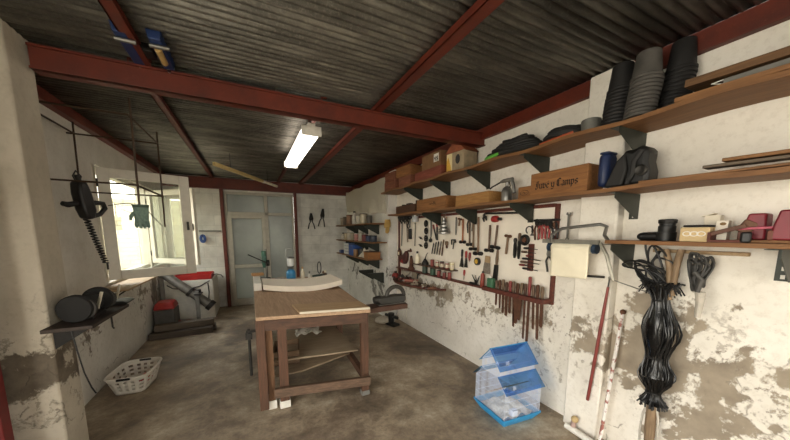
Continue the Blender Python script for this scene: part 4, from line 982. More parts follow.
k = MB(); k.box((0, 0, .222), (.10, .055, .014)); k.build('cap', mat('#1a2747', .5), t, bevel=.005)
t = thing('black_mask', 'black moulded mask with a round metal valve leaning beside the blue case', 'mask', (2.09, .985, Z2), (0, 0, RW))
k = MB(); k.prism([(-.12, 0), (.10, 0), (.10, .07), (.085, .13), (.09, .19), (.05, .225), (.01, .20), (-.03, .215), (-.055, .16), (-.09, .09)], -.05, .08); k.build('shell', K_BLACK, t, bevel=.03)
k = MB(); k.prism([(-.12, 0), (-.02, 0), (.0, .09), (-.02, .19), (-.06, .15)], -.075, -.045); k.build('cheek_panel', K_RUBBER, t, bevel=.012)
k = MB(); k.lathe([(.030, 0), (.032, -.02), (.024, -.026), (.01, -.022)], (.065, -.045, .075), 'Y', 20); k.build('valve', K_IRON, t)
k = MB(); k.tube([(.0, -.06, .01), (.03, -.07, .06), (.03, -.065, .13), (.06, -.055, .19)], .013, 8); k.build('strap', K_RUBBER, t)

# eye level shelf
t = thing('pipe_fitting', 'black plastic pipe fitting with a cap on the eye level shelf', 'pipe fitting', (2.19, .83, Z3), (0, 0, RW))
k = MB(); k.lathe([(.045, 0), (.045, .05), (.04, .052), (.04, .085), (.036, .088), (.036, .105)]); k.build('body', K_BLACK, t)
k = MB(); k.cyl((-.115, 0, .025), (.0, 0, .028), .024, .028); k.ball((-.115, 0, .024), .028, .026, .024); k.build('side_branch', K_BLACK, t)
k = MB(); k.lathe([(.037, .10), (.042, .102), (.042, .122), (.035, .126)]); k.build('cap', K_IRON_D, t)
t = thing('cream_box', 'cream cardboard box with a looped white emblem on the eye level shelf', 'box', (2.17, .685, Z3), (0, 0, RW))
k = MB(); k.box((0, 0, .038), (.115, .12, .076)); k.build('body', mat('#c9b084', .7, 0, .1), t, bevel=.003)
k = MB(); 
for j in (-.028, 0, .028): k.torus((j, -.0615, .042), .014, .0028, 'Y', 18, 5, 1.15, .8)
k.build('emblem', K_WHITE, t)
k = MB(); k.torus((-.01, 0, .083), .055, .006, 'Z', 24, 6); tag(k.build('rubber_ring', K_BLACK, loc=(2.17, .685, Z3)), 'thin black ring lying on the cream box', 'ring')
t = thing('white_carton', 'open white carton standing tall behind the wooden blocks', 'carton', (2.24, .655, Z3), (0, 0, RW))
k = MB(); k.box((0, 0, .07), (.06, .05, .14)); k.build('body', mat('#ded5c2', .6, 0, .06), t, bevel=.002)
k = MB(); k.box((-.02, .0, .142), (.05, .06, .003), (0, -.3, 0)); k.build('flap', mat('#e6decd', .6), t)
t = thing('white_carton', 'smaller white carton with a brown stamp beside the tall one', 'carton', (2.20, .605, Z3 + .0), (0, 0, RW))
k = MB(); k.box((0, 0, .055), (.045, .05, .11)); k.build('body', mat('#e8e1d2', .6, 0, .05), t, bevel=.002)
k = MB(); k.ball((.004, -.0255, .093), .012, .001, .008); k.build('stamp', mat('#8a6a3a'), t)
t = thing('wooden_jig', 'brown wooden tray of small blocks in the middle of the eye level shelf', 'jig', (2.16, .565, Z3), (0, 0, RW))
k = MB(); k.box((0, 0, .006), (.13, .12, .012)); k.build('base', W_DARKRED, t)
k = MB(); k.box((-.06, 0, .03), (.012, .12, .04)); k.build('side', W_DARKRED, t); k = MB(); k.box((.055, 0, .03), (.012, .12, .04)); k.build('side', W_DARKRED, t)
k = MB(); k.box((-.005, -.02, .062), (.12, .05, .02), (0, -.35, .2)); k.build('slanted_block', wood('#6f4a35', '#4a2e21', 0), t, bevel=.003)
k = MB(); k.box((.045, .02, .075), (.05, .05, .06), (0, .5, .3)); k.build('tilted_block', wood('#7c543c', '#523525', 0), t, bevel=.003)
k = MB(); k.box((0, 0, .026), (.035, .06, .052)); tag(k.build('black_block', K_BLACK, loc=(2.125, .505, Z3), rot=(0, 0, RW + .2), bevel=.008), 'small black block before the red clamp blocks', 'block')
t = thing('red_clamp', 'pair of red iron blocks joined by a pink bar on a wooden base', 'clamp', (2.19, .450, Z3), (0, 0, RW))
k = MB(); k.box((0, 0, .007), (.19, .13, .014)); k.build('base', W_SHELF, t, bevel=.002)
for dx_, dy_, h_, w_ in ((-.045, .02, .14, .078), (.055, -.015, .15, .078)):
    k = MB(); k.prism([(dx_ - w_ / 2, .014), (dx_ + w_ / 2, .014), (dx_ + w_ / 2 - .004, h_), (dx_ - w_ * .30, h_), (dx_ - w_ / 2 + .0, h_ * .45)], dy_ - .045, dy_ + .045); k.build('block', mat('#7c1f2c', .45, 0, .15), t, bevel=.008)
    k = MB(); k.box((dx_ - w_ / 2 - .0, dy_ - .01, .036), (.02, .07, .045)); k.build('jaw_foot', mat('#6b3a2b', .6), t, bevel=.003)
k = MB(); k.box((-.03, -.035, .070), (.17, .02, .012), (0, -.05, 0)); k.build('bar', mat('#c0566a', .5), t, bevel=.003)
t = thing('grey_casting', 'grey metal casting at the near end of the eye level shelf', 'casting', (2.17, .30, Z3), (0, 0, RW))
k = MB(); k.box((0, 0, .035), (.10, .11, .07), taper=.8); k.build('body', K_GREY, t, bevel=.01)
k = MB(); k.cyl((0, 0, .07), (0, 0, .09), .02); k.build('boss', K_IRON, t)

# ------------------------------------------------------------------ tools on the board
def tool(name, label, cat, y, z, tilt=0.0, group=None, x=XB):
    return thing(name, label, cat, (x, y, z), (0, tilt, RW), group)
def hammer(label, y, z, L, tilt, head=.11, hm=None, down=True, name='hammer', wood_m=None, hr=.019):
    t = tool(name, label, 'hammer', y, z, tilt, 'hammers and mallets on the tool board')
    hm = hm or K_IRON_D; c = -L if down else 0
    k = MB(); k.tube([(0, -.022, 0), (0, -.022, -L * .35), (0, -.022, -L * .7), (0, -.022, -L)] , [.011, .012, .0095, .012] if down else [.012, .0095, .012, .011], 10, flat=1.0); k.build('handle', wood_m or W_HANDLE, t)
    k = MB(); k.lathe([(hr * .8, -head / 2), (hr, -head / 2 + .006), (hr, -head * .2), (hr * .75, -head * .12), (hr * .75, head * .12), (hr, head * .2), (hr, head / 2 - .006), (hr * .8, head / 2)], (0, -.022, c), 'X', 14); k.build('head', hm, t)
    return t
def driver(label, y, z, L, tilt, hm, name='screwdriver', cat='screwdriver', group='screwdrivers and files on the tool board', hl=.4, r=.013, shaft=None, up=True):
    t = tool(name, label, cat, y, z, tilt, group); h = L * hl
    k = MB(); k.lathe([(r * .6, 0), (r, -.008), (r * 1.05, -h * .6), (r * .7, -h * .85), (r * .8, -h)], (0, -.018, 0), 'Z', 10); k.build('handle', hm, t)
    k = MB(); k.tube([(0, -.018, -h), (0, -.018, -L * .94), (0, -.018, -L)], [.0045, .0045, .002], 8); k.build('shaft', shaft or K_STEEL, t)
    return t
def blade(label, y, z, L, tilt, w, m, hm, hl, name='file', cat='file', group='screwdrivers and files on the tool board', tip=.5):
    t = tool(name, label, cat, y, z, tilt, group); h = L * hl
    k = MB(); k.lathe([(w * .30, 0), (w * .48, -.01), (w * .52, -h * .5), (w * .36, -h)], (0, -.018, 0), 'Z', 10); k.build('handle', hm, t)
    k = MB(); k.prism([(-w * .4, -h), (w * .4, -h), (w * .5, -h - .02), (w * .5, -L * .85), (w * tip * .5, -L), (-w * tip * .5, -L), (-w * .5, -L * .85), (-w * .5, -h - .02)], -.022, -.015); k.build('blade', m, t)
    return t
def pliers(label, y, z, L, tilt, hm, jm=None, spread=.018, name='pliers', group='pliers hung on the tool board'):
    t = tool(name, label, 'pliers', y, z, tilt, group); j = L * .3
    k = MB(); k.prism([(-.008, 0), (.008, 0), (.016, -j * .6), (.012, -j), (-.012, -j), (-.016, -j * .6)], -.026, -.012); k.build('jaws', jm or K_IRON, t, bevel=.002)
    for s in (-1, 1): k = MB(); k.tube([(s * .006, -.019, -j), (s * (spread + .006), -.019, -j - L * .2), (s * spread * .9, -.019, -L)], [.007, .0085, .0075], 8); k.build('handle', hm, t)
    return t
def wrench(label, y, z, L, tilt, w, m, group='spanners on the tool board', name='spanner'):
    t = tool(name, label, 'spanner', y, z, tilt, group); a = w * 1.1
    k = MB(); k.prism([(-w * .4, -a), (w * .4, -a), (w * .34, -L + a), (-w * .34, -L + a)], -.02, -.012); k.build('shank', m, t)
    k = MB(); k.prism([(-w * .4, -a), (-w, -w * .8), (-w, 0), (-w * .45, .005), (-w * .42, -w * .55), (w * .42, -w * .55), (w * .45, .005), (w, 0), (w, -w * .8), (w * .4, -a)], -.022, -.010); k.build('open_jaw', m, t)
    k = MB(); k.torus((0, -.016, -L + w * .7), w * .6, w * .26, 'Y', 16, 6); k.build('ring_end', m, t)
    return t
def strap(name, label, cat, y, z, L, w, m, tilt=0, group=None, n=2):
    t = tool(name, label, cat, y, z, tilt, group)
    for i in range(n):
        k = MB(); o = (i - (n - 1) / 2) * w
        k.tube([(o * .2, -.02, 0), (o, -.022, -.04), (o * 1.1, -.02, -L * .6), (o * .8, -.02, -L)], w * .3, 7); k.build('strand', m, t)
    return t

# peg rail and far-left hangings
for (y, z, L, tl), w, m, lab in ((( 4.280, 1.859, 0.542, 0.060 ), .02, K_GREY, 'grey doubled strap hanging at the far left of the tool board'), (( 4.143, 1.835, 0.446, -0.086 ), .02, mat('#8c7f72', .7), 'pale strap hanging right of the grey one at the far left of the tool board'),):
    strap('hanging_strap', lab, 'strap', y, z, L, w, m, tl, 'straps at the far left of the tool board')
y, z = 4.348, 1.215
t = tool('padlock', 'brown rusty padlock shaped block hanging by the far left red batten', 'padlock', y + .02, z + .02)
k = MB(); k.box((0, -.03, -.04), (.09, .04, .10)); k.build('body', K_RUST, t, bevel=.01)
k = MB(); k.tube(arc(0, 0.01, .032, 0, PI, 10, -.03), .008, 6); k.build('shackle', K_IRON, t)
k = MB(); k.box((.01, -.052, -.045), (.04, .004, .05)); k.build('paper_label', K_CREAM, t)
t = thing('leather_glove', 'yellow leather glove hanging on the corner of the thicker far wall', 'glove', (2.10, 4.52, 1.76), (0, 0, RW))
k = MB(); k.tube([(0, 0, 0), (0, 0, -.06), (0, 0, -.13)], [.05, .058, .056], 12, flat=.5)
for j in range(4): k.tube([(-.042 + .028 * j, 0, -.12), (-.05 + .032 * j, -.005, -.19), (-.048 + .031 * j, -.012, -.24 + .012 * abs(j - 1.5))], [.018, .016, .011], 8)
k.build('hand', mat('#b08f4e', .7, 0, .25), t)
k = MB(); k.tube([(-.05, 0, -.03), (-.085, -.01, -.09), (-.08, -.015, -.14)], [.02, .017, .011], 8); k.build('thumb', mat('#b08f4e', .7, 0, .25), t)
# bundle of clamps/keys
y, z = 4.176, 1.821
t = tool('clamp_bunch', 'black bunch of small clamps hanging under the dark wooden box', 'clamp', y, z)
for i in range(10):
    k = MB(); o = -.20 + .04 * i; q_ = .7 + .25 * (i % 3); k.tube([(o, -.02, .02), (o - .015, -.045, -.05 * q_), (o + .012, -.04, -.11 * q_), (o + .04, -.03, -.07 * q_), (o + .03, -.03, .0)], .011, 6); k.build('clamp_frame', K_BLACK if i % 2 else K_IRON_D, t)
y, z, L, tl = 4.012, 1.782, 0.326, -0.014
t = tool('hand_drill', 'black hand drill hanging in the middle of the far left tools', 'drill', y, z, tl)
k = MB(); k.tube([(0, -.03, 0), (0, -.03, -L * .5)], .014, 10); k.build('shank', K_STEEL, t)
k = MB(); k.box((0, -.03, -L * .8), (.055, .04, L * .5)); k.build('body', K_BLACK, t, bevel=.01)
k = MB(); k.torus((-.03, -.04, -L * .42), .035, .008, 'Y', 18, 6); k.build('crank_wheel', K_IRON_D, t)
y, z = 3.798, 1.758
t = tool('glass_jar', 'small upturned glass jar with metal lid fixed under the middle shelf', 'jar', y, z + .02)
k = MB(); k.lathe([(.045, 0), (.05, -.01), (.05, -.07), (.04, -.08)], (0, -.06, 0), 'Z', 18); k.build('body', mat('#cfd3d6', .15, .1, .05), t)
k = MB(); k.cyl((0, -.06, 0), (0, -.06, .022), .052); k.build('lid', K_STEEL, t)
wrench('thin long spanner hanging below the glass jar', 3.871, 1.686, 0.350, 0.026, .016, K_STEEL)
for i, (u, v) in enumerate(((425.6, 223.5), (425.8, 231), (425.6, 238.5), (425.6, 245.5))):
    y, z = [(3.556, 1.670), (3.548, 1.564), (3.551, 1.458), (3.548, 1.358)][i]
    t = tool('pulley', ('topmost dark pulley wheel', 'second dark pulley wheel from the top', 'third dark pulley wheel from the top', 'lowest dark pulley wheel')[i] + ' in the column left of the grey file', 'pulley', y, z, 0, 'column of pulley wheels')
    k = MB(); k.torus((0, -.025, 0), .036, .012, 'Y', 22, 8, .9, 1.05); k.build('rim', K_IRON_D, t)
    k = MB(); k.cyl((0, -.01, 0), (0, -.04, 0), .014 if i else .03); k.build('hub', K_IRON, t)
for (y, z), lab in (((3.705, 1.462), 'small dark tap handle left of the pulleys'), ((3.703, 1.351), 'small dark wing nut tool below the tap handle, left of the pulleys')):
    t = tool('tap_wrench', lab, 'tap wrench', y, z, .3, 'small tap wrenches')
    k = MB(); k.cyl((-.05, -.02, 0), (.05, -.02, 0), .007); k.build('bar', K_IRON_D, t)
    k = MB(); k.box((0, -.02, 0), (.03, .02, .03)); k.build('body', K_IRON, t, bevel=.004)
blade('flat grey file hanging right of the pulley column', 3.432, 1.749, 0.268, -0.010, .028, K_GREY, K_IRON, .2)
y, z = 3.436, 1.432
t = tool('round_weight', 'small black round weight under the grey file', 'weight', y, z)
k = MB(); k.lathe([(.022, -.035), (.026, -.03), (.026, -.008), (.022, -.004)], (0, 0, 0), 'Y', 18); k.build('disc', K_BLACK, t)
k = MB(); k.torus((0, -.02, .034), .010, .004, 'Y', 12, 5); k.build('ring', K_IRON, t)
y, z, L, tl = 3.321, 1.697, 0.270, -0.479
t = tool('pipe_cutter', 'red and black bolt cutter hanging open under the second bracket', 'cutter', y, z, 0)
k = MB(); k.tube([(-.04, -.025, -.0), (.0, -.025, .01), (.03, -.025, -.02), (.045, -.025, -.08)], [.010, .012, .012, .010], 8); k.build('red_frame', K_REDP, t, label='red frame')
k = MB(); k.tube([(.045, -.025, -.08), (.05, -.025, -L * .95)], [.012, .013], 8); k.build('handle', K_BLACK, t)
k = MB(); k.tube([(-.05, -.025, -.05), (.0, -.025, -L * .6), (.03, -.025, -L * .9)], [.009, .01, .01], 8); k.build('handle', K_BLACK, t)
k = MB(); k.tube([(-.05, -.025, -.05), (-.025, -.025, -L * .4)], .0125, 8); k.build('grip', K_REDD, t)
y, z, L, tl = 3.034, 1.775, 0.263, -0.039
t = tool('gear_puller', 'stack of grey cone shaped pulleys hanging under the middle shelf', 'pulley', y, z)
k = MB()
prof = []
for i in range(5): rr = .025 + .013 * i; zz_ = -.05 - (L - .05) * i / 5; prof += [(rr * .8, zz_), (rr, zz_ - .004), (rr, zz_ - (L - .05) / 5 * .6), (rr * .8, zz_ - (L - .05) / 5 * .7)]
k.lathe(prof, (0, -.09, 0), 'Z', 22); k.build('cone_pulley', K_STEEL, t)
k = MB(); k.cyl((0, -.09, 0), (0, -.09, -.06), .012); k.build('spindle', K_RUST, t)
blade('long grey strip file hanging right of the cone pulleys', 2.882, 1.731, 0.217, 0.002, .022, K_STEEL, K_GREY, .12)
# hammers, heads down
hammer('copper brown mallet hanging head down, leftmost of the hanging mallets', 2.750, 1.702, 0.270, -0.013, .10, W_HANDLE and K_IRON_D, True, 'mallet', wood('#a5673f', '#7d4728', 2))
hammer('mallet hanging head down, second from left among the mallets', 2.635, 1.697, 0.290, -0.049, .10, K_IRON_D, True, 'mallet', W_HANDLE_D)
hammer('mallet hanging head down, third from left among the mallets', 2.569, 1.706, 0.347, -0.027, .12, K_IRON_D, True, 'mallet', W_OLDHANDLE)
hammer('longest mallet with a pale handle, fourth from left among the mallets', 2.489, 1.713, 0.400, -0.025, .13, K_IRON_D, True, 'mallet', W_HANDLE, .022)
hammer('straight hammer hanging head down, left of the pair right of the mallets', 2.312, 1.623, 0.267, 0.007, .12, K_IRON_D, True, 'hammer', W_HANDLE_D)
hammer('slanted hammer hanging head down, right of the pair right of the mallets', 2.208, 1.620, 0.228, 0.101, .12, K_IRON_D, True, 'hammer', W_HANDLE_D)
hammer('small claw hammer hanging head up, alone right of the wooden brush', 2.066, 1.511, 0.178, 0.092, .075, K_RUST, False, 'hammer', W_HANDLE, .014)
hammer('short brown hammer head up beside the strip file', 2.805, 1.704, 0.084, 0.180, .06, K_RUST, False, 'hammer', W_HANDLE, .012)
for (a, lab, hm) in ((( 2.655, 1.743, 0.205, -0.049 ), 'dark pliers under the third bracket, left of the bright pair', K_BLACK), (( 2.595, 1.729, 0.169, 0.100 ), 'bright steel pliers under the third bracket', K_STEEL), (( 2.414, 1.741, 0.080, -0.341 ), 'small black pliers hooked right of the third bracket', K_BLACK)):
    pliers(lab, *a, hm, K_STEEL)
k = MB(); pa, pb = Vector((2.200, 2.317, 1.740)), Vector((2.200, 1.826, 1.721)); k.tube([pa + Vector((0, .02, -.05)), pa + Vector((0, .02, 0)), pa, pa.lerp(pb, .5), pb], .0095, 8)
tag(k.build('iron_rod', K_BLACK), 'long black iron rod with a bent end lying close under the middle shelf', 'rod')
y, z = 2.212, 1.681
t = tool('ball_valve', 'small red valve with a black knob on the tool board', 'valve', y, z)
k = MB(); k.lathe([(.012, -.06), (.03, -.05), (.034, -.02), (.03, .01), (.012, .02)], (0, -.035, 0), 'X', 16); k.build('body', K_REDP, t)
k = MB(); k.cyl((.02, -.035, 0), (.06, -.035, -.004), .014); k.build('knob', K_BLACK, t)
# row of small tools between the pulleys and clamp
for i, (a, hm) in enumerate(((( 3.360, 1.400, 0.161, 0.284 ), K_BLACK), (( 3.300, 1.415, 0.172, 0.255 ), K_IRON), (( 3.241, 1.424, 0.182, 0.229 ), K_IRON_D), (( 3.184, 1.432, 0.192, 0.207 ), K_GREY), (( 3.129, 1.453, 0.222, 0.167 ), W_OLDHANDLE))):
    blade(('leftmost', 'second', 'third', 'fourth', 'rightmost and longest')[i] + ' small file in the slanted row under the red cutter', *a, .018, K_IRON if i < 3 else K_RUST, hm, .45)
y, z = 3.061, 1.397
t = tool('scraper', 'small scraper with a brown wooden block handle', 'scraper', y, z + .03)
k = MB(); k.box((0, -.02, -.02), (.045, .03, .05)); k.build('handle', W_HANDLE, t, bevel=.008)
k = MB(); k.box((0, -.02, -.065), (.035, .006, .04)); k.build('blade', K_RUST, t)
y, z, L, tl = 2.919, 1.452, 0.113, 0.136
t = tool('c_clamp', 'dark metal screw clamp right of the small scraper', 'clamp', y, z)
k = MB(); k.tube([(-.035, -.02, -.06), (-.04, -.02, 0), (.03, -.02, 0), (.04, -.02, -.03)], .009, 8); k.build('frame', K_IRON_D, t)
k = MB(); k.cyl((.01, -.02, -.0), (-.01, -.02, -L), .007); k.build('screw', K_IRON, t)
k = MB(); k.cyl((.035, -.02, -.03), (.0, -.02, -.03), .006); k.build('pin', K_IRON, t)
# putty knives
def putty(label, a, hm, w=.075):
    y, z, L, tl = a; t = tool('putty_knife', label, 'putty knife', y, z, tl, 'putty knives')
    k = MB(); k.lathe([(.008, 0), (.014, -.01), (.013, -L * .35), (.009, -L * .42)], (0, -.018, 0), 'Z', 10); k.build('handle', hm, t)
    k = MB(); k.prism([(-.009, -L * .42), (.009, -L * .42), (w / 2, -L), (-w / 2, -L)], -.020, -.016); k.build('blade', K_IRON, t)
putty('putty knife with a dark handle below the mallets', ( 2.751, 1.343, 0.212, 0.042 ), K_BLACK)
putty('putty knife with a red handle below the mallets', ( 2.680, 1.329, 0.195, -0.011 ), K_REDP, .06)
driver('short red handled awl right of the two putty knives', 2.616, 1.316, 0.110, 0.029, K_REDD, hl=.85, r=.014)
y, z = 2.487, 1.223
t = tool('tape_measure', 'round black and yellow tape measure on the tool board', 'tape measure', y, z)
k = MB(); k.lathe([(.036, -.035), (.042, -.03), (.042, -.006), (.036, -.002)], (0, 0, 0), 'Y', 22); k.build('case', K_BLACK, t)
k = MB(); k.lathe([(.025, -.037), (.025, -.034)], (0, 0, 0), 'Y', 20); k.build('yellow_disc', K_YELLOW, t)
driver('small red screwdriver standing low under the putty knives', 2.703, 1.102, 0.121, 0.029, K_REDP, hl=.55, r=.013)
# brushes
y, z, L, tl = 2.329, 1.296, 0.190, 0.060
t = tool('wide_brush', 'wide flat brush with a pale wooden handle and grey bristles', 'brush', y, z, tl)
k = MB(); k.prism([(-.032, 0), (.032, 0), (.036, -L * .38), (-.036, -L * .38)], -.028, -.012); k.build('handle', W_PALE, t, bevel=.004)
k = MB(); k.prism([(-.038, -L * .38), (.038, -L * .38), (.052, -L), (-.052, -L)], -.026, -.014); k.build('bristles', mat('#7d7469', .9, 0, .4, 60), t)
y, z, L, tl = 2.193, 1.373, 0.329, 0.053
t = tool('wire_brush', 'long dark brush with a wooden handle, right of the wide brush', 'brush', y, z, tl)
k = MB(); k.tube([(0, -.02, 0), (0, -.02, -L * .3), (0, -.02, -L * .5)], [.010, .016, .012], 10); k.build('handle', W_OLDHANDLE, t)
k = MB(); k.prism([(-.018, -L * .48), (.018, -L * .48), (.024, -L), (-.024, -L)], -.034, -.01); k.build('bristles', K_IRON_D, t)
# files and rings right of centre
blade('thick black rasp hanging left of the taller rasp', 1.980, 1.493, 0.191, -0.004, .034, K_IRON_D, K_IRON, .25, 'rasp', 'rasp', 'rasps')
blade('tall brown black rasp hanging beside the thick one', 1.932, 1.541, 0.244, 0.003, .030, K_IRON_D, W_OLDHANDLE, .3, 'rasp', 'rasp', 'rasps')
y, z = 1.872, 1.477
t = tool('pipe_ring', 'round iron ring clamp above the slotted screwdriver post', 'ring', y, z)
k = MB(); k.torus((0, -.02, 0), .038, .014, 'Y', 24, 8); k.build('ring', K_IRON_D, t)
k = MB(); k.cyl((0, -.012, 0), (0, -.03, 0), .022); k.build('core', K_RUST, t)
y, z = 1.814, 1.568
t = tool('caliper', 'small dark caliper hanging under the corner of the bracket', 'caliper', y, z + .04)
k = MB(); k.tube(arc(-.02, -.04, .032, -.5, 4.2, 16, -.018), .005, 6); k.build('curved_leg', K_IRON_D, t)
k = MB(); k.tube([(.01, -.018, 0), (.02, -.018, -.05), (.01, -.018, -.09)], .007, 6); k.build('straight_leg', K_IRON_D, t)
k = MB(); k.tube([(-.0, -.02, -.085), (.05, -.02, -.085)], .006, 6); k.build('arm', K_IRON, t)
# slotted post with horizontal drivers
y, z, L, tl = 1.800, 1.443, 0.244, -0.027
t = tool('tool_post', 'brown upright wooden post with slots holding sideways tools', 'rack', y, z)
k = MB(); k.span((-.022, -.03, -L), (.022, 0, .0)); k.build('post', W_DARKRED, t, bevel=.003)
for i, (v, x0_, x1_) in enumerate(((.16, -.06, .085), (.30, -.085, .07), (.44, -.03, .05), (.55, -.07, .12), (.68, -.09, .11), (.80, -.10, .06), (.92, -.06, .10))):
    t = tool('screwdriver', ('topmost', 'second', 'third', 'fourth', 'fifth', 'sixth', 'lowest')[i] + ' screwdriver stuck sideways through the slotted post', 'screwdriver', y, z - L * v, 0, 'sideways screwdrivers in the slotted post', XB - .032)
    k = MB(); k.lathe([(.006, x0_), (.010, x0_ + .008), (.010, x0_ + (x1_ - x0_) * .35), (.006, x0_ + (x1_ - x0_) * .4)], (0, -.01, 0), 'X', 10); k.build('handle', (K_BLACK, W_HANDLE_D, K_REDD)[i % 3], t)
    k = MB(); k.tube([(x0_ + (x1_ - x0_) * .4, -.01, 0), (x1_, -.01, -.006)], [.005, .003], 6); k.build('shaft', K_IRON, t)
# pliers rail at the right end of the board
ya, z = 1.757, 1.637
yb, zb_ = 1.562, 1.639
t = tool('plier_rail', 'dark iron rail holding the red handled pliers', 'rail', (ya + yb) / 2, z + .012)
k = MB(); k.box((0, -.035, 0), (ya - yb + .04, .012, .02)); k.build('bar', K_IRON_D, t)
k = MB(); k.cyl((-.1, -.035, 0), (-.1, 0, .0), .008); k.cyl((.1, -.035, 0), (.1, 0, 0), .008); k.build('stud', K_IRON, t)
for i, (a, hm) in enumerate(((( 1.759, 1.663, 0.183, -0.045 ), K_RUST), (( 1.724, 1.653, 0.164, -0.073 ), K_REDP), (( 1.691, 1.660, 0.161, -0.032 ), K_REDD), (( 1.657, 1.651, 0.168, -0.047 ), K_REDP), (( 1.625, 1.658, 0.225, -0.055 ), K_IRON_D), (( 1.579, 1.631, 0.131, -0.043 ), K_BLACK))):
    y, z, L, tl = a
    pliers(('leftmost brown handled pliers on the iron rail', 'second pliers on the iron rail, with bright red grips', 'third pliers on the iron rail, with dull red grips', 'fourth pliers on the iron rail, with broad bright red grips', 'long all metal pliers on the iron rail', 'short black pliers at the right end of the iron rail')[i], y, z, L, tl, hm, K_IRON_D, .016, 'pliers', 'pliers on the iron rail')
y, z, L, tl = 1.557, 1.631, 0.114, -0.115
driver('thin brown screwdriver at the right edge of the board beside the red batten', y + .035, z, L, tl, K_RUST, hl=.5)
pliers('grey adjustable pliers low beside the paper roll', 1.629, 1.399, 0.187, -0.125, K_IRON, K_STEEL, .02)

# little ledge with cans and bottles
ya, z = 3.814, 1.056; yb, zb_ = 2.966, 1.109
zl = (2.200, 3.349, 1.084)[2]
k = MB(); k.span((2.17, 2.84, zl - .016), (XB, 3.80, zl)); tag(k.build('narrow_ledge', W_DARK, bevel=.003), 'narrow dark wooden ledge on the tool board carrying small red tins', 'ledge')
ITEM = [(3.72, 'b', .035, .15, K_CREAM, K_BLACK, 'cream bottle at the left end of the narrow ledge'), (3.50, 't', .05, .09, K_IRON_D, None, 'dark oil can with a spout on the narrow ledge'),
        (3.32, 'c', .025, .08, mat('#7c332b', .5), K_REDD, 'bright red tin, first from left on the narrow ledge'), (3.20, 'c', .024, .075, mat('#84483c', .5), K_WHITE, 'brick red tin with pale lid on the narrow ledge'),
        (3.09, 'c', .025, .075, mat('#5c2824', .5), K_BLACK, 'dark red tin with black lid on the narrow ledge'), (2.98, 'c', .025, .075, mat('#7f342d', .5), K_WHITE, 'bright red tin with pale lid near the right end of the narrow ledge'),
        (2.88, 'c', .026, .08, mat('#cfc59a', .5), K_CREAM, 'cream tin at the right end of the narrow ledge')]
for y, ty, r_, h_, m_1, m_2, lab in ITEM:
    if ty == 't':
        t = thing('oil_can', lab, 'oil can', (2.215, y, zl), (0, 0, RW)); k = MB(); k.lathe([(r_, 0), (r_, .03), (.012, h_)], seg=16); k.build('body', m_1, t); k = MB(); k.tube([(0, 0, h_ - .01), (.03, 0, h_ + .06), (.07, 0, h_ + .09)], [.008, .005, .003], 6); k.build('spout', m_1, t)
    elif ty == 'b': bottle('oil_bottle', lab, 'bottle', (2.215, y, zl), r_, h_, m_1, m_2)
    else: can('small_tin', lab, 'tin', (2.215, y, zl), r_, h_, m_1, m_2, mat('#d9cdb5', .6) if y < 3.25 else None)
# bottom batten of the board doubles as a ledge
zb_ = (2.220, 3.377, 0.968)[2]
k = MB(); k.span((2.195, 2.30, .945), (XR, 4.40, .962)); tag(k.build('board_ledge', W_DARKRED, bevel=.003), 'long thin red brown ledge along the foot of the tool board', 'ledge')
zt = .963
can('plastic_cup', 'dark green cup standing on the foot ledge of the tool board', 'cup', (2.225, 3.52, zt), .037, .10, mat('#3a4a3e', .5), K_IRON_D)
can('plastic_cup', 'green tin on the foot ledge right of the dark cup', 'cup', (2.225, 3.32, zt), .036, .085, mat('#35553f', .5), K_BLACK)
can('small_tin', 'first small red tin on the foot ledge right of the green tin', 'tin', (2.225, 3.17, zt), .024, .075, K_REDD, K_BLACK)
can('small_tin', 'second small red tin on the foot ledge, with pale lid', 'tin', (2.225, 3.05, zt), .024, .065, mat('#74312a', .5), K_GREY)
can('small_tin', 'third small red tin on the foot ledge, rightmost', 'tin', (2.225, 2.94, zt), .024, .07, mat('#80362f', .5), K_REDD)
t = thing('steel_cone', 'brown turned cone standing on the foot ledge below the cream bottle', 'cone', (2.225, 3.92, zt)); k = MB(); k.lathe([(.06, 0), (.06, .02), (.035, .05), (.028, .14), (.018, .20)], seg=18); k.build('body', K_RUST, t); k = MB(); k.ball((0, 0, .205), .02); k.build('tip', K_IRON, t)
y, z = 4.170, 1.111
t = tool('leather_pouch', 'dark red leather tool pouch pinned to the left of the board', 'pouch', y, z + .10)
k = MB(); k.prism([(-.14, -.06), (-.03, -.02), (.06, .04), (.10, -.02), (.08, -.12), (.02, -.18), (-.12, -.17)], -.06, -.005); k.build('body', mat('#4d2a23', .6, 0, .3), t, bevel=.012)
k = MB(); k.prism([(-.10, -.15), (-.04, -.10), (.0, -.18)], -.066, -.058); k.build('patch', K_REDP, t)
y, z = 4.037, 1.250
t = tool('small_plane', 'small brown block plane hung above the leather pouch', 'plane', y, z); k = MB(); k.box((0, -.02, 0), (.10, .03, .028)); k.build('body', K_RUST, t, bevel=.006); k = MB(); k.ball((.03, -.02, .025), .016); k.build('knob', W_DARK, t)
# small pegs / hand tools standing on the foot ledge right part
t = thing('garden_claw', 'dark three pronged claw lying on the foot ledge', 'claw', (2.23, 2.46, zt), (0, 0, RW))
for i in (-1, 0, 1): k = MB(); k.tube([(0, 0, .01), (i * .03, 0, .06), (i * .06, -.01, .11)], [.01, .007, .004], 6); k.build('prong', K_IRON_D, t)
k = MB(); k.cyl((-.1, 0, .012), (0, 0, .012), .011); k.build('handle', K_BLACK, t)

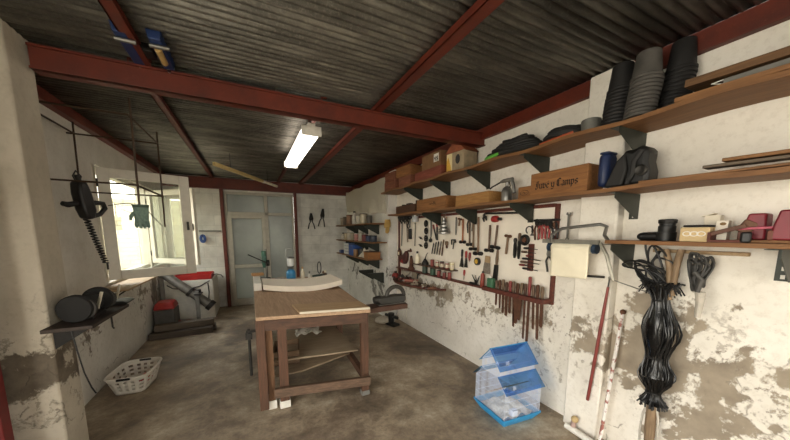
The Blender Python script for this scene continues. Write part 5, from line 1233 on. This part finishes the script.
# chisel rack, right part of the foot of the board
ra, rb = Vector((2.210, 2.406, 0.984)), Vector((2.210, 1.536, 0.981))
k = MB(); k.span((2.15, 1.575, .945), (2.185, 2.285, .985)); rk = thing('chisel_rack', 'red brown wooden rack along the foot of the board, holding a row of old chisels', 'rack', (0, 0, 0)); k.build('front_rail', W_DARKRED, rk, bevel=.003)
k = MB(); k.span((2.245, 1.60, .945), (2.296, 2.295, .965)); k.build('back_rail', W_DARKRED, rk, bevel=.003)
k = MB(); k.span((2.185, 1.575, .945), (2.262, 1.597, .985)); k.build('end_block', W_DARKRED, rk); k = MB(); k.span((2.185, 2.27, .945), (2.262, 2.285, .985)); k.build('end_block', W_DARKRED, rk)
LAB = ['leftmost', 'second from left', 'third from left', 'fourth from left', 'fifth from left', 'sixth from left', 'seventh from left', 'eighth from left', 'ninth from left', 'tallest handle, tenth from left', 'third from right', 'second from right', 'rightmost']
for i in range(13):
    y = 2.14 - i * .043; L = (.18, .20, .24, .26, .22, .34, .30, .26, .42, .44, .30, .38, .26)[i]; w = (.02, .018, .026, .03, .026, .022, .05, .03, .018, .024, .02, .024, .03)[i]; hh = (.08, .09, .10, .08, .10, .10, .09, .10, .10, .17, .10, .11, .10)[i]
    t = thing('wood_chisel', ('broad ' if w > .045 else '') + 'old rusty chisel with worn handle, ' + LAB[i] + ' in the rack', 'chisel', (2.215, y, .985), (0, random.uniform(-.06, .06), RW), 'chisels in the rack')
    k = MB(); k.lathe([(.010, hh), (.015, hh - .008), (.016, hh * .5), (.012, .01), (.012, -.03)], seg=10); k.build('handle', (W_HANDLE_D, K_RUST, W_OLDHANDLE, W_DARK, K_REDD)[i % 5] if i != 5 else W_HANDLE_D, t)
    k = MB(); k.prism([(-w * .4, -.03), (w * .4, -.03), (w / 2, -.06), (w / 2, -L + .02), (w * .3, -L), (-w * .5, -L + .01), (-w / 2, -.06)], -.004, .004); k.build('blade', K_RUST, t)
t = thing('green_canister', 'green plastic canister standing at the left of the chisel rack', 'canister', (2.215, 2.22, .966), (0, 0, RW)); k = MB(); k.box((0, 0, .055), (.075, .055, .11)); k.build('body', K_GREEN, t, bevel=.01); k = MB(); k.cyl((-.015, 0, .11), (-.015, 0, .13), .015); k.build('cap', K_WHITE, t)
k = MB(); k.box((0, 0, .022), (.06, .057, .035)); 
t = thing('grease_tube', 'upright red brown tube left of the green canister', 'tube', (2.215, 2.345, .963)); k = MB(); k.lathe([(.02, 0), (.024, .01), (.022, .13), (.012, .15)], seg=14); k.build('body', mat('#8a3a2c', .5), t); k = MB(); k.cyl((0, 0, .15), (0, 0, .17), .010); k.build('cap', K_BLACK, t)

# half-round tray below the board
t = thing('wall_tray', 'thin curved wooden tray fixed to the wall below the board, heaped with bits', 'tray')
poly = [(2.298, 4.50), (2.298, 3.10)] + [(2.298 - .34 * math.sin(PI * i / 16) ** .7, 3.10 + 1.40 * i / 16) for i in range(1, 16)]
ztr = .765
k = MB(); k.prism(poly, ztr, ztr + .016, 'Z'); k.build('board', wood('#6f5038', '#4b3424', 1), t, bevel=.002)
k = MB(); k.tube([(2.30 - .335 * math.sin(PI * i / 16) ** .7, 3.10 + 1.40 * i / 16, ztr + .024) for i in range(0, 17)], .010, 6); k.build('rim', W_DARKRED, t)
cols = [('#8d2f2a', 'red'), ('#b8ab94', 'pale'), ('#4a3428', 'dark brown'), ('#7a4e36', 'brown'), ('#a86a5c', 'pinkish'), ('#3a3a38', 'black'), ('#c9bda4', 'cream'), ('#6a2a26', 'dark red')]
rnd = random.Random(11)
for i in range(26):
    yy = 4.34 - 1.12 * (i / 25) + rnd.uniform(-.02, .02); xx = 2.10 + rnd.uniform(-.03, .13); c, nm = cols[(i * 5 + i // 4) % 8]
    s = rnd.uniform(.025, .05) * (1.25 if i < 14 else .8); lab = nm + ' odd piece of hardware in the heap on the curved tray, ' + ('far end' if i < 9 else 'middle' if i < 18 else 'near end')
    t = thing('hardware_piece', lab, 'hardware', (xx, yy, ztr + .0165), (0, 0, rnd.uniform(0, 6)), 'loose hardware on the curved tray')
    ty = i % 4
    k = MB()
    if ty == 0: k.lathe([(s * .7, 0), (s, .01), (s, s * 1.0), (s * .6, s * 1.4)], seg=14); k.build('body', mat(c, .5), t); k = MB(); k.cyl((0, 0, s * 1.35), (0, 0, s * 1.9), s * .35); k.build('stem', K_IRON, t)
    elif ty == 1: k.tube([(-s * 1.6, 0, s * .5), (0, 0, s * .55), (s * 1.6, 0, s * .5)], [s * .5, s * .35, s * .45], 10); k.build('body', mat(c, .5), t); k = MB(); k.cyl((s * 1.5, 0, s * .5), (s * 2.2, 0, s * .6), s * .2); k.build('tip', K_STEEL, t)
    elif ty == 2: k.box((0, 0, s * .6), (s * 2, s * 1.4, s * 1.2), taper=.85); k.build('body', mat(c, .5), t, bevel=.005); k = MB(); k.ball((0, 0, s * 1.3), s * .4); k.build('knob', mat(cols[(i + 3) % 8][0], .5), t)
    else: k.torus((0, 0, s * .3), s, s * .28, 'Z', 18, 7); k.build('ring', mat(c, .5), t); k = MB(); k.tube([(s, 0, s * .3), (s * 1.8, .01, s * .5), (s * 2.2, .0, s * .3)], s * .16, 6); k.build('hook', K_IRON, t)
t = thing('funnel', 'small pale funnel hanging over the curved tray under the board', 'funnel', (2.22, 4.08, .90)); k = MB(); k.lathe([(.075, .03), (.07, .0), (.02, -.06), (.012, -.11)], seg=20); k.build('cone', mat('#b7ae9c', .5), t); k = MB(); k.tube([(.06, 0, .03), (.075, 0, .045)], .004, 6); k.build('lug', K_IRON, t)
t = thing('small_tap', 'small black tap hanging below the ledge right of the funnel', 'tap', (2.255, 3.72, .93)); k = MB(); k.tube([(0, 0, 0), (-.03, 0, -.02), (-.035, 0, -.08)], [.012, .014, .01], 8); k.build('spout', K_BLACK, t); k = MB(); k.cyl((-.03, -.03, -.005), (-.03, .03, -.005), .007); k.build('lever', K_BLACK, t)

# ------------------------------------------------------------------ paper roll holder and neighbours
t = thing('towel_roll_holder', 'grey metal wall bracket with blue ends holding a roll of cream paper by the pilaster', 'roll holder')
k = MB(); k.tube([(2.21, 1.43, 1.47), (2.06, 1.47, 1.48), (2.05, 1.46, 1.53), (2.05, 1.38, 1.575), (2.05, 1.12, 1.60), (2.05, 1.08, 1.585), (2.07, 1.10, 1.53), (2.21, 1.14, 1.48)], .011, 8); k.build('upper_hoop', K_STEEL, t)
k = MB(); k.span((2.085, 1.14, 1.465), (2.105, 1.56, 1.495)); k.build('tear_bar', mat('#8d8a80', .4, .5), t)
k = MB(); k.tube([(2.09, 1.13, 1.475), (2.08, 1.08, 1.40), (2.10, 1.04, 1.24), (2.215, 1.12, 1.235)], .010, 8); k.build('lower_arm', mat('#9a9689', .4, .5), t)
k = MB(); k.tube([(2.215, 1.15, 1.235), (2.12, 1.30, 1.235), (2.215, 1.36, 1.235)], .008, 8); k.build('lower_arm', K_IRON, t)
k = MB(); k.tube([(2.10, 1.04, 1.24), (2.2, .86, 1.17), (2.295, .80, 1.14)], .003, 5); k.build('stay_wire', K_STEEL, t)
for s in (1.165, 1.495): k = MB(); k.lathe([(.01, -.012), (.034, -.012), (.034, .012), (.01, .012)], (2.10, s, 1.435), 'Y', 22); k.build('blue_end', mat('#26384c', .4), t, label='blue end disc')
t = thing('paper_roll', 'roll of cream paper with its sheet hanging from the metal wall bracket', 'paper roll')
k = MB(); k.lathe([(.03, -.14), (.034, -.14), (.034, .14), (.03, .14)], (2.10, 1.33, 1.435), 'Y', 22); k.build('roll', K_CREAM, t)
k = MB(); k.grid(lambda u, v: (2.066 + .012 * v + .004 * math.sin(6 * u + 4 * v), 1.19 + .28 * u, 1.44 - (.215 + .012 * u) * v), 14, 14); k.build('hanging_sheet', K_CREAM, t, solid=.0012)
wrench('long spanner hanging on the wall between the board and the pilaster', 1.475, 1.70, .22, 0.0, .018, K_STEEL)
t = thing('red_stick', 'dark red wooden stick hanging below the paper roll', 'stick'); pa, pb = Vector((2.190, 1.110, 1.174)), Vector((2.190, 1.175, 0.304))
k = MB(); k.tube([pa, pa.lerp(pb, .3), pb], [.008, .011, .011], 10); k.build('rod', mat('#7a2f28', .5, 0, .2), t)
k = MB(); k.tube([pa + Vector((.01, .0, .07)), pa], .005, 6); k.build('hook', K_IRON, t)
t = thing('wall_pipe', 'chipped white and pink pipe standing against the pilaster', 'pipe'); pa, pb = Vector((2.260, 1.039, 1.006)), Vector((2.20, 1.075, .0))
k = MB(); k.tube([pb, pb.lerp(pa, .5), pa], .011, 10)
def chipped():
    t_ = NT('chipped_white_paint'); c = t_.mix(t_.maprange(t_.noise(t_.obj(), 18, 6), .52, .58, 0, 1), '#e6e2dc', '#9a5f55'); t_.color(c); t_.rough(.6); return t_.m
k.build('tube', chipped(), t); k = MB(); k.ball(tuple(pa), .018); k.build('end_plug', K_RUST, t)
t = thing('drain_pipe', 'short white pipe with a beige knob on the floor at the foot of the pilaster', 'pipe'); 
k = MB(); k.tube([(2.16, 1.30, .03), (2.15, 1.15, .028), (2.14, .98, .026)], .024, 12); k.build('tube', K_WHITE, t); k = MB(); k.ball((2.165, 1.24, .115), .026); k.build('knob', mat('#c2a877', .6), t); k = MB(); k.cyl((2.165, 1.25, .03), (2.165, 1.245, .10), .018); k.build('neck', mat('#a98f86', .6), t)

# ------------------------------------------------------------------ cable bundles
k = MB(); k.box((0, 0, 0), (.02, .40, .02)); tag(k.build('peg_strip', W_PALE, loc=(2.285, .72, 1.435), bevel=.003), 'thin pale wood strip under the eye level shelf from which the black cables hang', 'strip')
CX = 2.20; cl = [Vector((2.200, 0.836, 1.251)), Vector((2.200, 0.826, 1.142)), Vector((2.200, 0.813, 0.957)), Vector((2.200, 0.812, 0.785)), Vector((2.200, 0.806, 0.670)), Vector((2.200, 0.806, 0.558)), Vector((2.200, 0.804, 0.492))]
t = thing('cable_bundle', 'thick black bundle of cables tied in lobes and hung below the eye level shelf', 'cable bundle')
rad = [.095, .040, .092, .055, .088, .036, .075]
rnd = random.Random(4)
def cr(P, u):
    n = len(P) - 1; s = u * n; i = min(int(s), n - 1); f_ = s - i
    p0, p1, p2, p3 = P[max(i - 1, 0)], P[i], P[i + 1], P[min(i + 2, n)]
    return .5 * ((2 * p1) + (p2 - p0) * f_ + (2 * p0 - 5 * p1 + 4 * p2 - p3) * f_ * f_ + (3 * p1 - p0 - 3 * p2 + p3) * f_ ** 3)
k = MB()
for s in range(150):
    ph = 2 * PI * s / 150 + rnd.uniform(-.3, .3); sc_ = rnd.uniform(.35, 1.05); tw = rnd.uniform(-2.2, 2.2); w1, w2 = rnd.uniform(0, 6), rnd.uniform(0, 6)
    pts = []
    for i in range(25):
        u = i / 24; c = cr(cl, u); rr = max(.012, cr(rad, u)) * sc_ * (1 + .07 * math.sin(13 * u + w1) + .05 * math.sin(29 * u + w2)); a = ph + tw * u + .12 * math.sin(11 * u + w2)
        pts.append(c + Vector((math.cos(a) * rr * .8, math.sin(a) * rr, 0)))
    k.tube(pts, .0034, 5)
st = k.build('strands', mat('#101011', .28, 0, .2), t); st['kind'] = 'stuff'
k = MB(); k.tube([cr(cl, i / 24) for i in range(25)], [max(.010, cr(rad, i / 24) * .80 * (1 + .08 * math.sin(i * 2.1))) for i in range(25)], 14); k.build('core_wrap', mat('#0d0d0e', .22, 0, .3, 30, .6), t)
k = MB()
for s in range(46):
    a = rnd.uniform(0, 2 * PI); c = cl[0] + Vector((0, 0, -.035)); o = Vector((math.cos(a), math.sin(a), 0)); L_ = rnd.uniform(.06, .125)
    k.tube([c + o * .03, c + o * (L_ * .7) + Vector((0, 0, .03)), c + o * L_ + Vector((0, 0, rnd.uniform(-.06, .035)))], .0042, 5)
for s in range(30):
    a = rnd.uniform(0, 2 * PI); c = cl[-1] + Vector((0, 0, .03)); o = Vector((math.cos(a), math.sin(a), 0))
    k.tube([c + o * .02, c + o * .055 + Vector((0, 0, -.03)), c + o * rnd.uniform(.05, .075) + Vector((0, 0, -.055))], .005, 5)
fr = k.build('frayed_ends', K_BLACK, t); fr['kind'] = 'stuff'
for j, i in enumerate((1, 3, 5)):
    k = MB(); k.torus(tuple(cl[i]), (.034, .047, .034)[j], .006, 'Z', 20, 6, 1, 1); k.build('tie', K_RUBBER, t)
t = thing('cable_loops', 'black cable in loose loops hanging left of the wooden sticks', 'cable'); k = MB()
for (u, v, ru, rz_) in ((0, 0, .05, .11), (1, 0, .075, .045), (2, 0, .045, .085), (3, 0, .055, .07), (1, 1, .05, .06), (0, 1, .03, .12), (2, 1, .06, .05), (1, 2, .09, .03), (2, 2, .035, .07)):
    c = [Vector((2.220, 0.875, 1.368)), Vector((2.200, 0.901, 1.304)), Vector((2.190, 0.867, 1.253)), Vector((2.220, 0.842, 1.334))][u]
    c = c + Vector((-.012 * v, .018 * v - .01, .014 * v))
    k.tube([c + Vector((.012 * math.sin(2 * a), ru * math.cos(a) + (.03 + .015 * v) * math.sin(a), rz_ * math.sin(a) + .01 * math.cos(2 * a + v))) for a in [2 * PI * q / 26 for q in range(26)]], .0058, 7, True)
k.build('loops', K_BLACK, t)
k = MB(); k.tube([Vector((2.240, 0.869, 1.435)), Vector((2.210, 0.890, 1.367)), Vector((2.200, 0.856, 1.260)), Vector((2.200, 0.830, 1.190))], .008, 7); k.build('lead', K_BLACK, t)
def stick(pts, r, m, lab):
    k = MB(); k.tube([Vector(p) for p in pts], r, 9); return tag(k.build('wooden_stick', m, smooth=50), lab, 'stick', 'pale wooden sticks in the cable bundle')
ST = wood('#9c8467', '#6f5a43', 2)
stick([(2.235, 0.839, 1.443), (2.210, 0.801, 1.339), (2.190, 0.781, 1.153)], [.016, .018, .014], ST, 'pale wooden stick hanging from the peg strip into the black bundle, left one')
stick([(2.235, 0.771, 1.446), (2.205, 0.773, 1.343), (2.185, 0.768, 1.180)], [.018, .017, .013], ST, 'pale wooden stick hanging from the peg strip into the black bundle, right one')
t = thing('bundle_stake', 'worn wooden stake with two pale cords hanging out of the bottom of the black bundle', 'stake')
k = MB(); k.tube([cl[-1] + Vector((0, 0, .02)), Vector((2.200, 0.800, 0.338)), Vector((2.200, 0.792, 0.135))], [.024, .028, .024], 9); k.build('stake', ST, t)
for s, us in ((0, 1), (1, -1)):
    k = MB(); b_ = cl[-1]; k.tube([b_ + Vector((0, us * .02, 0)), b_ + Vector((0, us * .04, -.10)), b_ + Vector((0, us * .045, -.22)), b_ + Vector((0, us * .03, -.40))], .006, 6); k.build('cord', mat('#c8c2b6', .5), t)
t = thing('extension_lead', 'grey black looped cable with a pale plug hanging right of the black bundle', 'cable'); k = MB(); rnd = random.Random(9)
c0 = Vector((2.220, 0.690, 1.440)); c1 = Vector((2.200, 0.662, 1.222))
for s in range(14):
    w_ = rnd.uniform(.004, .026); dz = rnd.uniform(-.06, .01); dx_ = rnd.uniform(-.03, .03); oy = rnd.uniform(-.028, .028)
    m_ = c0.lerp(c1, .5); hh = (c0 - c1).length / 2 + dz
    k.tube([m_ + Vector((dx_ + .01 * math.sin(3 * a), oy + w_ * math.cos(a) + .008 * math.sin(2 * a) + oy * .4 * math.sin(a), hh * math.sin(a))) for a in [2 * PI * q / 26 for q in range(26)]], .0058, 7, True)
k.build('loops', mat('#383735', .6, 0, .2), t)
k = MB(); k.tube([Vector((2.150, 0.677, 1.334)), Vector((2.150, 0.642, 1.296)), Vector((2.150, 0.655, 1.228))], .012, 8); k.build('tie', mat('#4a4845', .6), t)
k = MB(); k.tube([Vector((2.170, 0.649, 1.227)), Vector((2.170, 0.644, 1.173)), Vector((2.170, 0.647, 1.088))], [.022, .017, .013], 10); k.build('plug', mat('#b5aea2', .5), t, label='pale grey plug')

# ------------------------------------------------------------------ bird cage
t = thing('bird_cage', 'blue and white pagoda roofed bird cage on the floor by the right wall', 'bird cage', (1.895, 1.665, 0), (0, 0, -.08)); t.scale = (.89, .89, .92)
DX, DY, H0, H1 = .205, .20, .085, .34; UX, UY, H2, H3 = .205, .115, .53, .655
KB = mat('#3391c9', .4, 0, .1); KW = mat('#cfd9ee', .4, 0, .05)
k = MB(); k._add([(sx * a, sy * b2, z) for (a, b2, z) in ((DX - .035, DY - .035, .0), (DX + .012, DY + .012, .075), (DX + .012, DY + .012, .09)) for sx, sy in ((-1, -1), (1, -1), (1, 1), (-1, 1))],
   [(3, 2, 1, 0)] + [(r_ * 4 + i, r_ * 4 + (i + 1) % 4, r_ * 4 + 4 + (i + 1) % 4, r_ * 4 + 4 + i) for r_ in (0, 1) for i in range(4)]); k.build('base_tray', KB, t, solid=.004, bevel=.004)
k = MB(); w_ = .0017
def bars(ax, half, pos, z0, zf, n):
    for i in range(n + 1):
        s = -half + 2 * half * i / n; z1 = zf(s)
        if z1 <= z0: continue
        a = (s, pos) if ax == 'x' else (pos, s); k.tube([(a[0], a[1], z0), (a[0], a[1], z1)], w_, 4)
lowroof = lambda s: H1 + (.10 * (1 - max(0, abs(s) - UY) / (DY - UY)))
up = lambda s: H2 + (H3 - H2) * (1 - abs(s) / UY)
for sx in (-1, 1):
    bars('y', DY, sx * DX, H0, lambda s: up(s) if abs(s) <= UY else lowroof(s), 30)
for sy in (-1, 1):
    bars('x', DX, sy * DY, H0, lambda s: H1, 30); bars('x', UX, sy * UY, H1 + .10, lambda s: H2, 30)
wb_ = k.build('wire_bars', KW, t); 
k = MB()
for z in (.17, .25, .335):
    k.tube([(-DX, -DY, z), (DX, -DY, z), (DX, DY, z), (-DX, DY, z)], .0022, 5, True)
for z in (.44, H2): k.tube([(-UX, -UY, z), (UX, -UY, z), (UX, UY, z), (-UX, UY, z)], .0022, 5, True)
for sx in (-1, 1): k.tube([(sx * UX, -UY, H2), (sx * UX, 0, H3), (sx * UX, UY, H2)], .0025, 5)
for sx in (-1, 1):
    for sy in (-1, 1): k.tube([(sx * DX, sy * DY, H0), (sx * DX, sy * DY, H1)], .0028, 5); k.tube([(sx * UX, sy * UY, .44), (sx * UX, sy * UY, H2)], .0028, 5)
k.build('wire_frame', mat('#cdd5e4', .4, 0, .05), t)
M_BLUEP = glass_mat('translucent_blue_plastic', .04, '#a9d2f5', .07)
for sy in (-1, 1):
    k = MB(); k._add([(-UX - .02, sy * (UY + .03), H2 - .028), (UX + .02, sy * (UY + .03), H2 - .028), (UX + .02, 0, H3 + .004), (-UX - .02, 0, H3 + .004)], [(0, 1, 2, 3)]); k.build('upper_roof', M_BLUEP, t, solid=.003)
    k = MB(); k._add([(-DX - .02, sy * (DY + .035), H1 - .01), (DX + .02, sy * (DY + .035), H1 - .01), (DX + .02, sy * (UY + .002), .448), (-DX - .02, sy * (UY + .002), .448)], [(0, 1, 2, 3)]); k.build('lower_roof', M_BLUEP, t, solid=.003)
k = MB(); k.cyl((-UX - .02, 0, H3 + .004), (UX + .02, 0, H3 + .004), .005, seg=8); k.build('ridge', KB, t)
k = MB(); k.cyl((-DX, .05, .22), (DX, .05, .22), .005, seg=8); k.cyl((-DX, -.06, .30), (DX, -.06, .30), .005, seg=8); k.build('perch', W_PALE, t)
k = MB(); k.box((-.10, -.196, .14), (.06, .05, .05)); k.build('feed_cup', KW, t, bevel=.004)
rnd = random.Random(2)
k = MB(); k.grid(lambda u, v: (.34 * (u - .5), .32 * (v - .5), .06 + .025 * math.sin(13 * u) * math.cos(11 * v) + .05 * math.sin(PI * u) * math.sin(PI * v)), 16, 16)
o_ = k.build('paper_litter', mat('#d8d7d3', .8, 0, .3, 50), t, solid=.002, label='crumpled white paper')

# ------------------------------------------------------------------ daylight and camera
w = bpy.data.worlds.new('sky'); S.world = w; w.use_nodes = True; nt = w.node_tree
bg = nt.nodes['Background']; tc = nt.nodes.new('ShaderNodeTexCoord'); sx = nt.nodes.new('ShaderNodeSeparateXYZ'); rp = nt.nodes.new('ShaderNodeValToRGB')
nt.links.new(tc.outputs['Generated'], sx.inputs[0]); mr = nt.nodes.new('ShaderNodeMapRange'); nt.links.new(sx.outputs[2], mr.inputs[0]); mr.inputs[1].default_value = -0.2; mr.inputs[2].default_value = 1.0
nt.links.new(mr.outputs[0], rp.inputs[0]); rp.color_ramp.elements[0].color = rgb('#f6ecd9'); rp.color_ramp.elements[1].color = rgb('#dfe6ec')
nt.links.new(rp.outputs[0], bg.inputs[0]); bg.inputs[1].default_value = SKY
def portal(name, loc, rot, sx_, sy_):
    l = bpy.data.lights.new(name, 'AREA'); l.shape = 'RECTANGLE'; l.size = sx_; l.size_y = sy_; l.cycles.is_portal = True
    o = bpy.data.objects.new(name, l); COL.objects.link(o); o.location = loc; o.rotation_euler = rot
portal('entrance_portal', (1.15, YF - .1, 1.15), (PI / 2, 0, 0), 1.1, 2.3)
portal('side_door_portal', (XL - .13, .15, 1.2), (0, -PI / 2, 0), 2.4, 2.6)
portal('window_portal', (XL - .2, 5.38, 1.62), (0, -PI / 2, 0), 1.25, 2.48)
portal('added_window_portal', (-1.185, YB + .15, 1.62), (-PI / 2, 0, 0), .33, 1.15)  # skylight through the added corner window
portal('door_portal', (.235, YB + .1, 1.2), (-PI / 2, 0, 0), 1.35, 2.36)

sl_ = bpy.data.lights.new('sun', 'SUN'); sl_.energy = 6.5; sl_.angle = math.radians(2); sl_.color = (1.0, .95, .87)
so_ = bpy.data.objects.new('sun', sl_); COL.objects.link(so_); so_.rotation_euler = Vector((-.42, .10, -1.0)).to_track_quat('-Z', 'Y').to_euler()

cd = bpy.data.cameras.new('camera'); cam = bpy.data.objects.new('camera', cd); COL.objects.link(cam); S.camera = cam
cd.sensor_width = 36; cd.sensor_fit = 'HORIZONTAL'; cd.lens = 36 * 290 / 790.0; cd.clip_start = .02
cd.shift_y = (270 - 220) / 790.0
pit = math.atan(38 / 290.0); yaw = math.atan2(145 * math.cos(pit), 290.0)
cam.location = (0, 0, 1.55); cam.rotation_euler = (PI / 2 - pit, 0, -yaw)

S.view_settings.view_transform = 'Standard'; S.view_settings.look = 'None'; S.view_settings.gamma = 1.0
S.view_settings.use_curve_mapping = False; S.view_settings.exposure = EXPO
S.cycles.max_bounces = 10; S.cycles.diffuse_bounces = 6; S.cycles.transparent_max_bounces = 24; S.cycles.glossy_bounces = 4
S.cycles.sample_clamp_indirect = 6; S.cycles.caustics_reflective = False; S.cycles.caustics_refractive = False
